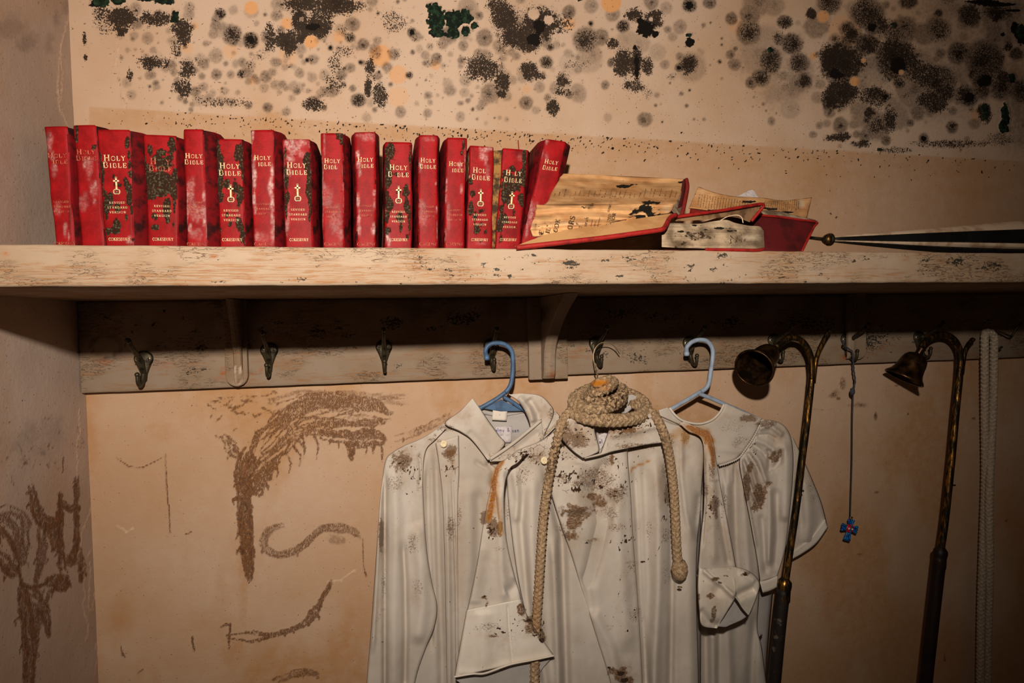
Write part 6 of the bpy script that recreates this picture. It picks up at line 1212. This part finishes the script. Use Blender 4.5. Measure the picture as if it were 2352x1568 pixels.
# ------------------------------------------------------------------ braided cord
cc = Canvas(); many(cc, 'P', "1400 920 120 70 1;1270 1030 30 120 .8;1510 1000 40 80 .7;1255 1150 20 80 .4;1380 960 80 20 .5;1260 1080 20 40 .9", 1, .4); many(cc, 'O', "1378 879 26 10 1;1230 1400 14 120 .15;1385 892 24 6 .35", .6, .3)
def braid(r): 
    return lambda s, t: .10*np.sin(s*640/(r/.008)+t*3)+.10*np.sin(s*640/(r/.008)-t*3)
def rope(nm, pts, r, root, mat='rope', steps=None, n=18):
    P = [A1(*p) for p in pts]; q = resample(P, 200); L = np.linalg.norm(np.diff(q, axis=0), axis=1).sum()
    V, F = tube(P, r, n, steps or max(40, int(L/.0013)), braid(r)); o = mesh_obj(nm, V, F, M[mat], root); paint(o, V, cc, ('P', 'O', 'S', 'C')); return o
cd_ = thing('rope_cord', 'braided tan cord coiled over the neck of the middle robe with a knotted end', 'rope', A1(1390, 900, -.16))
def loop(cx, cy, rx, ry, y0, dy, a0, a1, n, tilt=0.0, drop=0.0):
    out = []
    for i, a in enumerate(np.linspace(math.radians(a0), math.radians(a1), n)):
        x = cx+rx*math.cos(a); out.append((x, cy+ry*math.sin(a)+tilt*(x-cx)+drop*i/n, y0-dy*math.sin(a)))
    return out
rope('coil', loop(1398, 944, 84, 24, -.165, .045, -190, 150, 16, .02)+[(1316, 948, -.18)], .0088, cd_)
rope('coil', loop(1400, 928, 84, 34, -.160, .05, -150, 200, 16, .08), .0088, cd_)
rope('coil', loop(1378, 913, 52, 26, -.165, .045, -160, 190, 14, -.12), .0090, cd_)
rope('coil', loop(1392, 905, 40, 17, -.17, .035, -200, 140, 12, -.18), .0080, cd_)
rope('coil', loop(1385, 889, 25, 9, -.170, .024, -170, 220, 12, -.45), .0076, cd_)
rope('coil', [(1366, 886, -.172), (1374, 880, -.185), (1386, 876, -.188), (1397, 873, -.18), (1398, 871, -.172)], .0078, cd_)
rope('hanging_end', [(1318, 938, -.17), (1300, 955, -.178), (1288, 975, -.187), (1280, 1010, -.192), (1270, 1050, -.190), (1259, 1110, -.180), (1249, 1180, -.180), (1243, 1260, -.180), (1238, 1340, -.178), (1232, 1430, -.178), (1229, 1500, -.175), (1228, 1600, -.175), (1228, 1680, -.175)], .0072, cd_)
rope('hanging_end', [(1484, 940, -.165), (1500, 950, -.180), (1515, 972, -.194), (1528, 1005, -.196), (1538, 1050, -.190), (1546, 1110, -.184), (1551, 1180, -.182), (1554, 1250, -.182), (1558, 1300, -.182)], .0074, cd_)
V, F = lathe(A1(1561, 1290, -.182), (0.02, 0, -1), [(.004, -.002), (.009, .002), (.0125, .009), (.0132, .018), (.0128, .028), (.0115, .036), (.0085, .043), (.004, .0465), (0, .047)], 40)
r0 = A1(1561, 1290, -.182); V = np.array(V); hh = (r0[2]-V[:, 2]); ang = np.arctan2(V[:, 1]-r0[1], V[:, 0]-r0[0]); k_ = 1+.10*np.abs(np.sin(hh*400+.5*np.sin(ang*4)))*1.0
V2 = []; prof = np.linspace(0, 1, 34)
for s in prof:
    R = .0135*(math.sin(min(1, s*1.15+.13)*math.pi)**.45 if s < .98 else .3)
    for j in range(40):
        a = j/40*2*math.pi; q = R*(1+.10*abs(math.sin(s*13+.9*math.sin(a*5)))-.05); V2.append(r0+np.array([q*math.cos(a), q*math.sin(a), .002-s*.046]))
F2 = [(i*40+j, i*40+(j+1) % 40, (i+1)*40+(j+1) % 40, (i+1)*40+j) for i in range(33) for j in range(40)]+[tuple(range(33*40, 34*40))]
o = mesh_obj('end_knot', V2, F2, M['rope'], cd_); paint(o, V2, cc, ('P', 'O', 'S', 'C'))
pr = thing('rope_cord', 'long pale rope doubled over the bent wire hook at the right edge', 'rope', A1(2275, 770, -.05))
rope('left_strand', [(2284, 775, -.045), (2276, 764, -.045), (2266, 763, -.045), (2262, 775, -.045), (2262, 850, -.04), (2262, 950, -.035), (2263, 1100, -.033), (2258, 1250, -.033), (2254, 1380, -.033), (2252, 1500, -.033), (2250, 1700, -.033)], .0074, pr, 'rope_w')
rope('right_strand', [(2284, 775, -.045), (2283, 800, -.043), (2282, 900, -.04), (2277, 1020, -.040), (2272, 1150, -.047), (2273, 1280, -.045), (2271, 1380, -.038), (2268, 1500, -.036), (2266, 1700, -.033)], .0074, pr, 'rope_w')

# ------------------------------------------------------------------ brass candle snuffers with bells
def snuffer(label, mouth, crown, R, arm, pole, wick, ferr, handle, hr, pr_, nub):
    t = thing('candle_snuffer', label, 'candle snuffer', A1(*pole[0]), 'brass candle snuffers hanging from the hooks')
    m_ = A1(*mouth); c_ = A1(*crown); ax_ = c_-m_; H_ = np.linalg.norm(ax_); ax_ = ax_/H_
    pf = [(1.0, 0), (1.04, .03), (.98, .10), (.84, .20), (.75, .33), (.70, .50), (.67, .66), (.60, .82), (.46, .93), (.24, .99), (0, 1.0)]
    outp = [(R*a, H_*b) for a, b in pf]; inn = [(R*a*.93, H_*b*.94+.001) for a, b in pf]
    V, F = lathe(m_, ax_, inn[::-1][1:]+outp[:-1], 40); mesh_obj('bell', V, F, M['bellbrass'], t)
    V, F = lathe(c_-ax_*.002, ax_, [(.006, 0), (.0075, .003), (.006, .008), (.0085, .013), (.006, .018), (.0, .02)], 18); mesh_obj('bell_knob', V, F, M['bellbrass'], t)
    V, F = tube([A1(*p) for p in arm], pr_, 14, 60); mesh_obj('snuffer_arm', V, F, M['brass'], t)
    V, F = tube([A1(*p) for p in pole], [pr_*1.02]*len(pole), 14, 90); mesh_obj('pole', V, F, M['brass'], t)
    V, F = tube([A1(*p) for p in wick], [pr_*.72]*(len(wick)), 12, 40); mesh_obj('wick_tube', V, F, M['brass'], t)
    f = A1(*ferr); d = A1(*handle[-1])-f; V, F = lathe(f, d, [(pr_*1.0, -.012), (hr*1.05, -.004), (hr*1.1, .003), (hr*1.0, .012), (hr*1.06, .03), (hr, .034)], 24); mesh_obj('ferrule', V, F, M['brass'] if nub else M['handle_dark'], t)
    V, F = tube([A1(*p) for p in handle], hr, 16, 30); mesh_obj('handle', V, F, M['handle'] if nub else M['handle_dark'], t)
    n_ = A1(*wick[-1]); q = A1(wick[-1][0], wick[-1][1], wick[-1][2])
    return t
s1 = snuffer('nearer brass candle snuffer whose bell opening faces the viewer', (1731, 846, -.150), (1772, 806, -.100), .0345,
        [(1782, 797, -.092), (1797, 786, -.088), (1815, 776, -.086), (1834, 778, -.086), (1850, 793, -.086), (1861, 817, -.086), (1865, 845, -.086), (1864, 875, -.086)],
        [(1864, 868, -.086), (1860, 910, -.086), (1851, 990, -.088), (1842, 1060, -.090), (1834, 1130, -.094), (1826, 1190, -.098), (1814, 1270, -.102), (1803, 1345, -.105)],
        [(1907, 757, -.070), (1894, 778, -.074), (1882, 803, -.078), (1874, 830, -.082), (1870, 862, -.084), (1868, 880, -.085)], (1802, 1340, -.105), [(1800, 1352, -.105), (1790, 1440, -.107), (1778, 1568, -.109), (1766, 1700, -.110)], .0122, .0062, 1)
V, F = tube([A1(1838, 1127, -.095), A1(1846, 1127, -.097)], .002, 8, 6); mesh_obj('slider_pin', V, F, M['iron'], s1)
s2 = snuffer('farther brass candle snuffer, bell hanging mouth down, dark wooden handle', (2075, 870, -.078), (2110, 812, -.088), .0365,
        [(2113, 806, -.074), (2120, 792, -.074), (2135, 776, -.072), (2155, 768, -.070), (2176, 770, -.070), (2193, 783, -.070), (2203, 803, -.070), (2206, 830, -.070)],
        [(2206, 825, -.070), (2203, 870, -.070), (2195, 950, -.072), (2188, 1030, -.074), (2180, 1110, -.076), (2170, 1200, -.078), (2161, 1262, -.080)],
        [(2235, 779, -.058), (2224, 792, -.062), (2215, 812, -.066), (2211, 835, -.068), (2208, 860, -.069)], (2160, 1268, -.080), [(2159, 1275, -.080), (2148, 1370, -.080), (2138, 1460, -.080), (2126, 1568, -.080), (2112, 1700, -.080)], .0122, .0069, 0)
V, F = tube([A1(2176, 1114, -.078), A1(2194, 1114, -.080)], .0018, 8, 6); mesh_obj('slider_pin', V, F, M['iron'], s2)

# ------------------------------------------------------------------ small cross on a string
cn = thing('cross_necklace', 'small bright blue cross with red centre hanging on a long dark string', 'necklace', A1(1952, 1215, -.03))
for q in ([(1940, 782, -.060), (1937, 790, -.058), (1948, 800, -.055), (1957, 806, -.055)], [(1957, 806, -.055), (1960, 830, -.05), (1961, 850, -.045), (1964, 875, -.042), (1960, 895, -.040)]):
    V, F = tube([A1(*p) for p in q], .0016, 8, 30, disp=lambda s, t: .25*np.sin(s*1500+t)); mesh_obj('string', V, F, M['string'], cn)
V, F = tube([A1(*p) for p in ((1960, 895, -.040), (1958, 960, -.036), (1957, 1050, -.032), (1955, 1120, -.030), (1953, 1186, -.029))], .0011, 8, 60); mesh_obj('string', V, F, M['string'], cn)
V, F = lathe(A1(1958, 890, -.042), (0, 0, -1), [(0, 0), (.004, .002), (.005, .007), (.0045, .012), (.002, .016), (0, .017)], 14); mesh_obj('string_knot', V, F, M['string'], cn)
c = A1(1951, 1213, -.030); ex = A1(1961, 1215, -.030)-c; ex /= np.linalg.norm(ex); ez = np.cross(ex, np.array([0, 1.0, 0])); ez *= 1 if ez[2] > 0 else -1
for ang, Ln in ((0, .019), (90, .0195), (180, .019), (270, .026)):
    d = ex*math.cos(math.radians(ang))+ez*math.sin(math.radians(ang)); s = np.cross(d, np.array([0, 1.0, 0]))
    for k, off in enumerate((-1, 0, 1)):
        a = c+d*.006+s*off*.0032; b = c+d*Ln+s*off*.0056
        V, F = tube([a, b], [.0021, .0031], 8, 6); mesh_obj('enamel_arm', V, F, M['bluebead'], cn)
V, F = lathe(c+np.array([0, .001, 0]), (0, -1, 0), [(.0095, 0), (.0100, .002), (.0085, .0045), (0, .005)], 28); dk = mesh_obj('centre_disc', V, F, M['redbead'], cn)
for sx in (-.0045, .0045):
    V, F = lathe(c+ex*sx+np.array([0, -.0038, 0]), (0, -1, 0), [(.0021, 0), (.0018, .0012), (0, .0016)], 12); mesh_obj('white_bead', V, F, M['white'], dk)
V, F = tube([c+ez*.0085+np.array([0, -.0045, 0]), c-ez*.0085+np.array([0, -.0045, 0])], .0010, 8, 8); mesh_obj('blue_bar', V, F, M['bluebead'], dk)
V, F = lathe(c+ez*.021, ez, [(0, 0), (.002, .001), (.0022, .003), (0, .005)], 12); mesh_obj('bail', V, F, M['brass'], cn)
for o in bpy.data.objects:
    if '_o' in o: del o['_o']
    if o.type == 'MESH':
        for nm in ('stain_a', 'stain_b'):
            if nm not in o.data.attributes:
                a_ = o.data.attributes.new(nm, 'FLOAT_COLOR', 'POINT'); a_.data.foreach_set('color', np.zeros(4*len(o.data.vertices), np.float32))
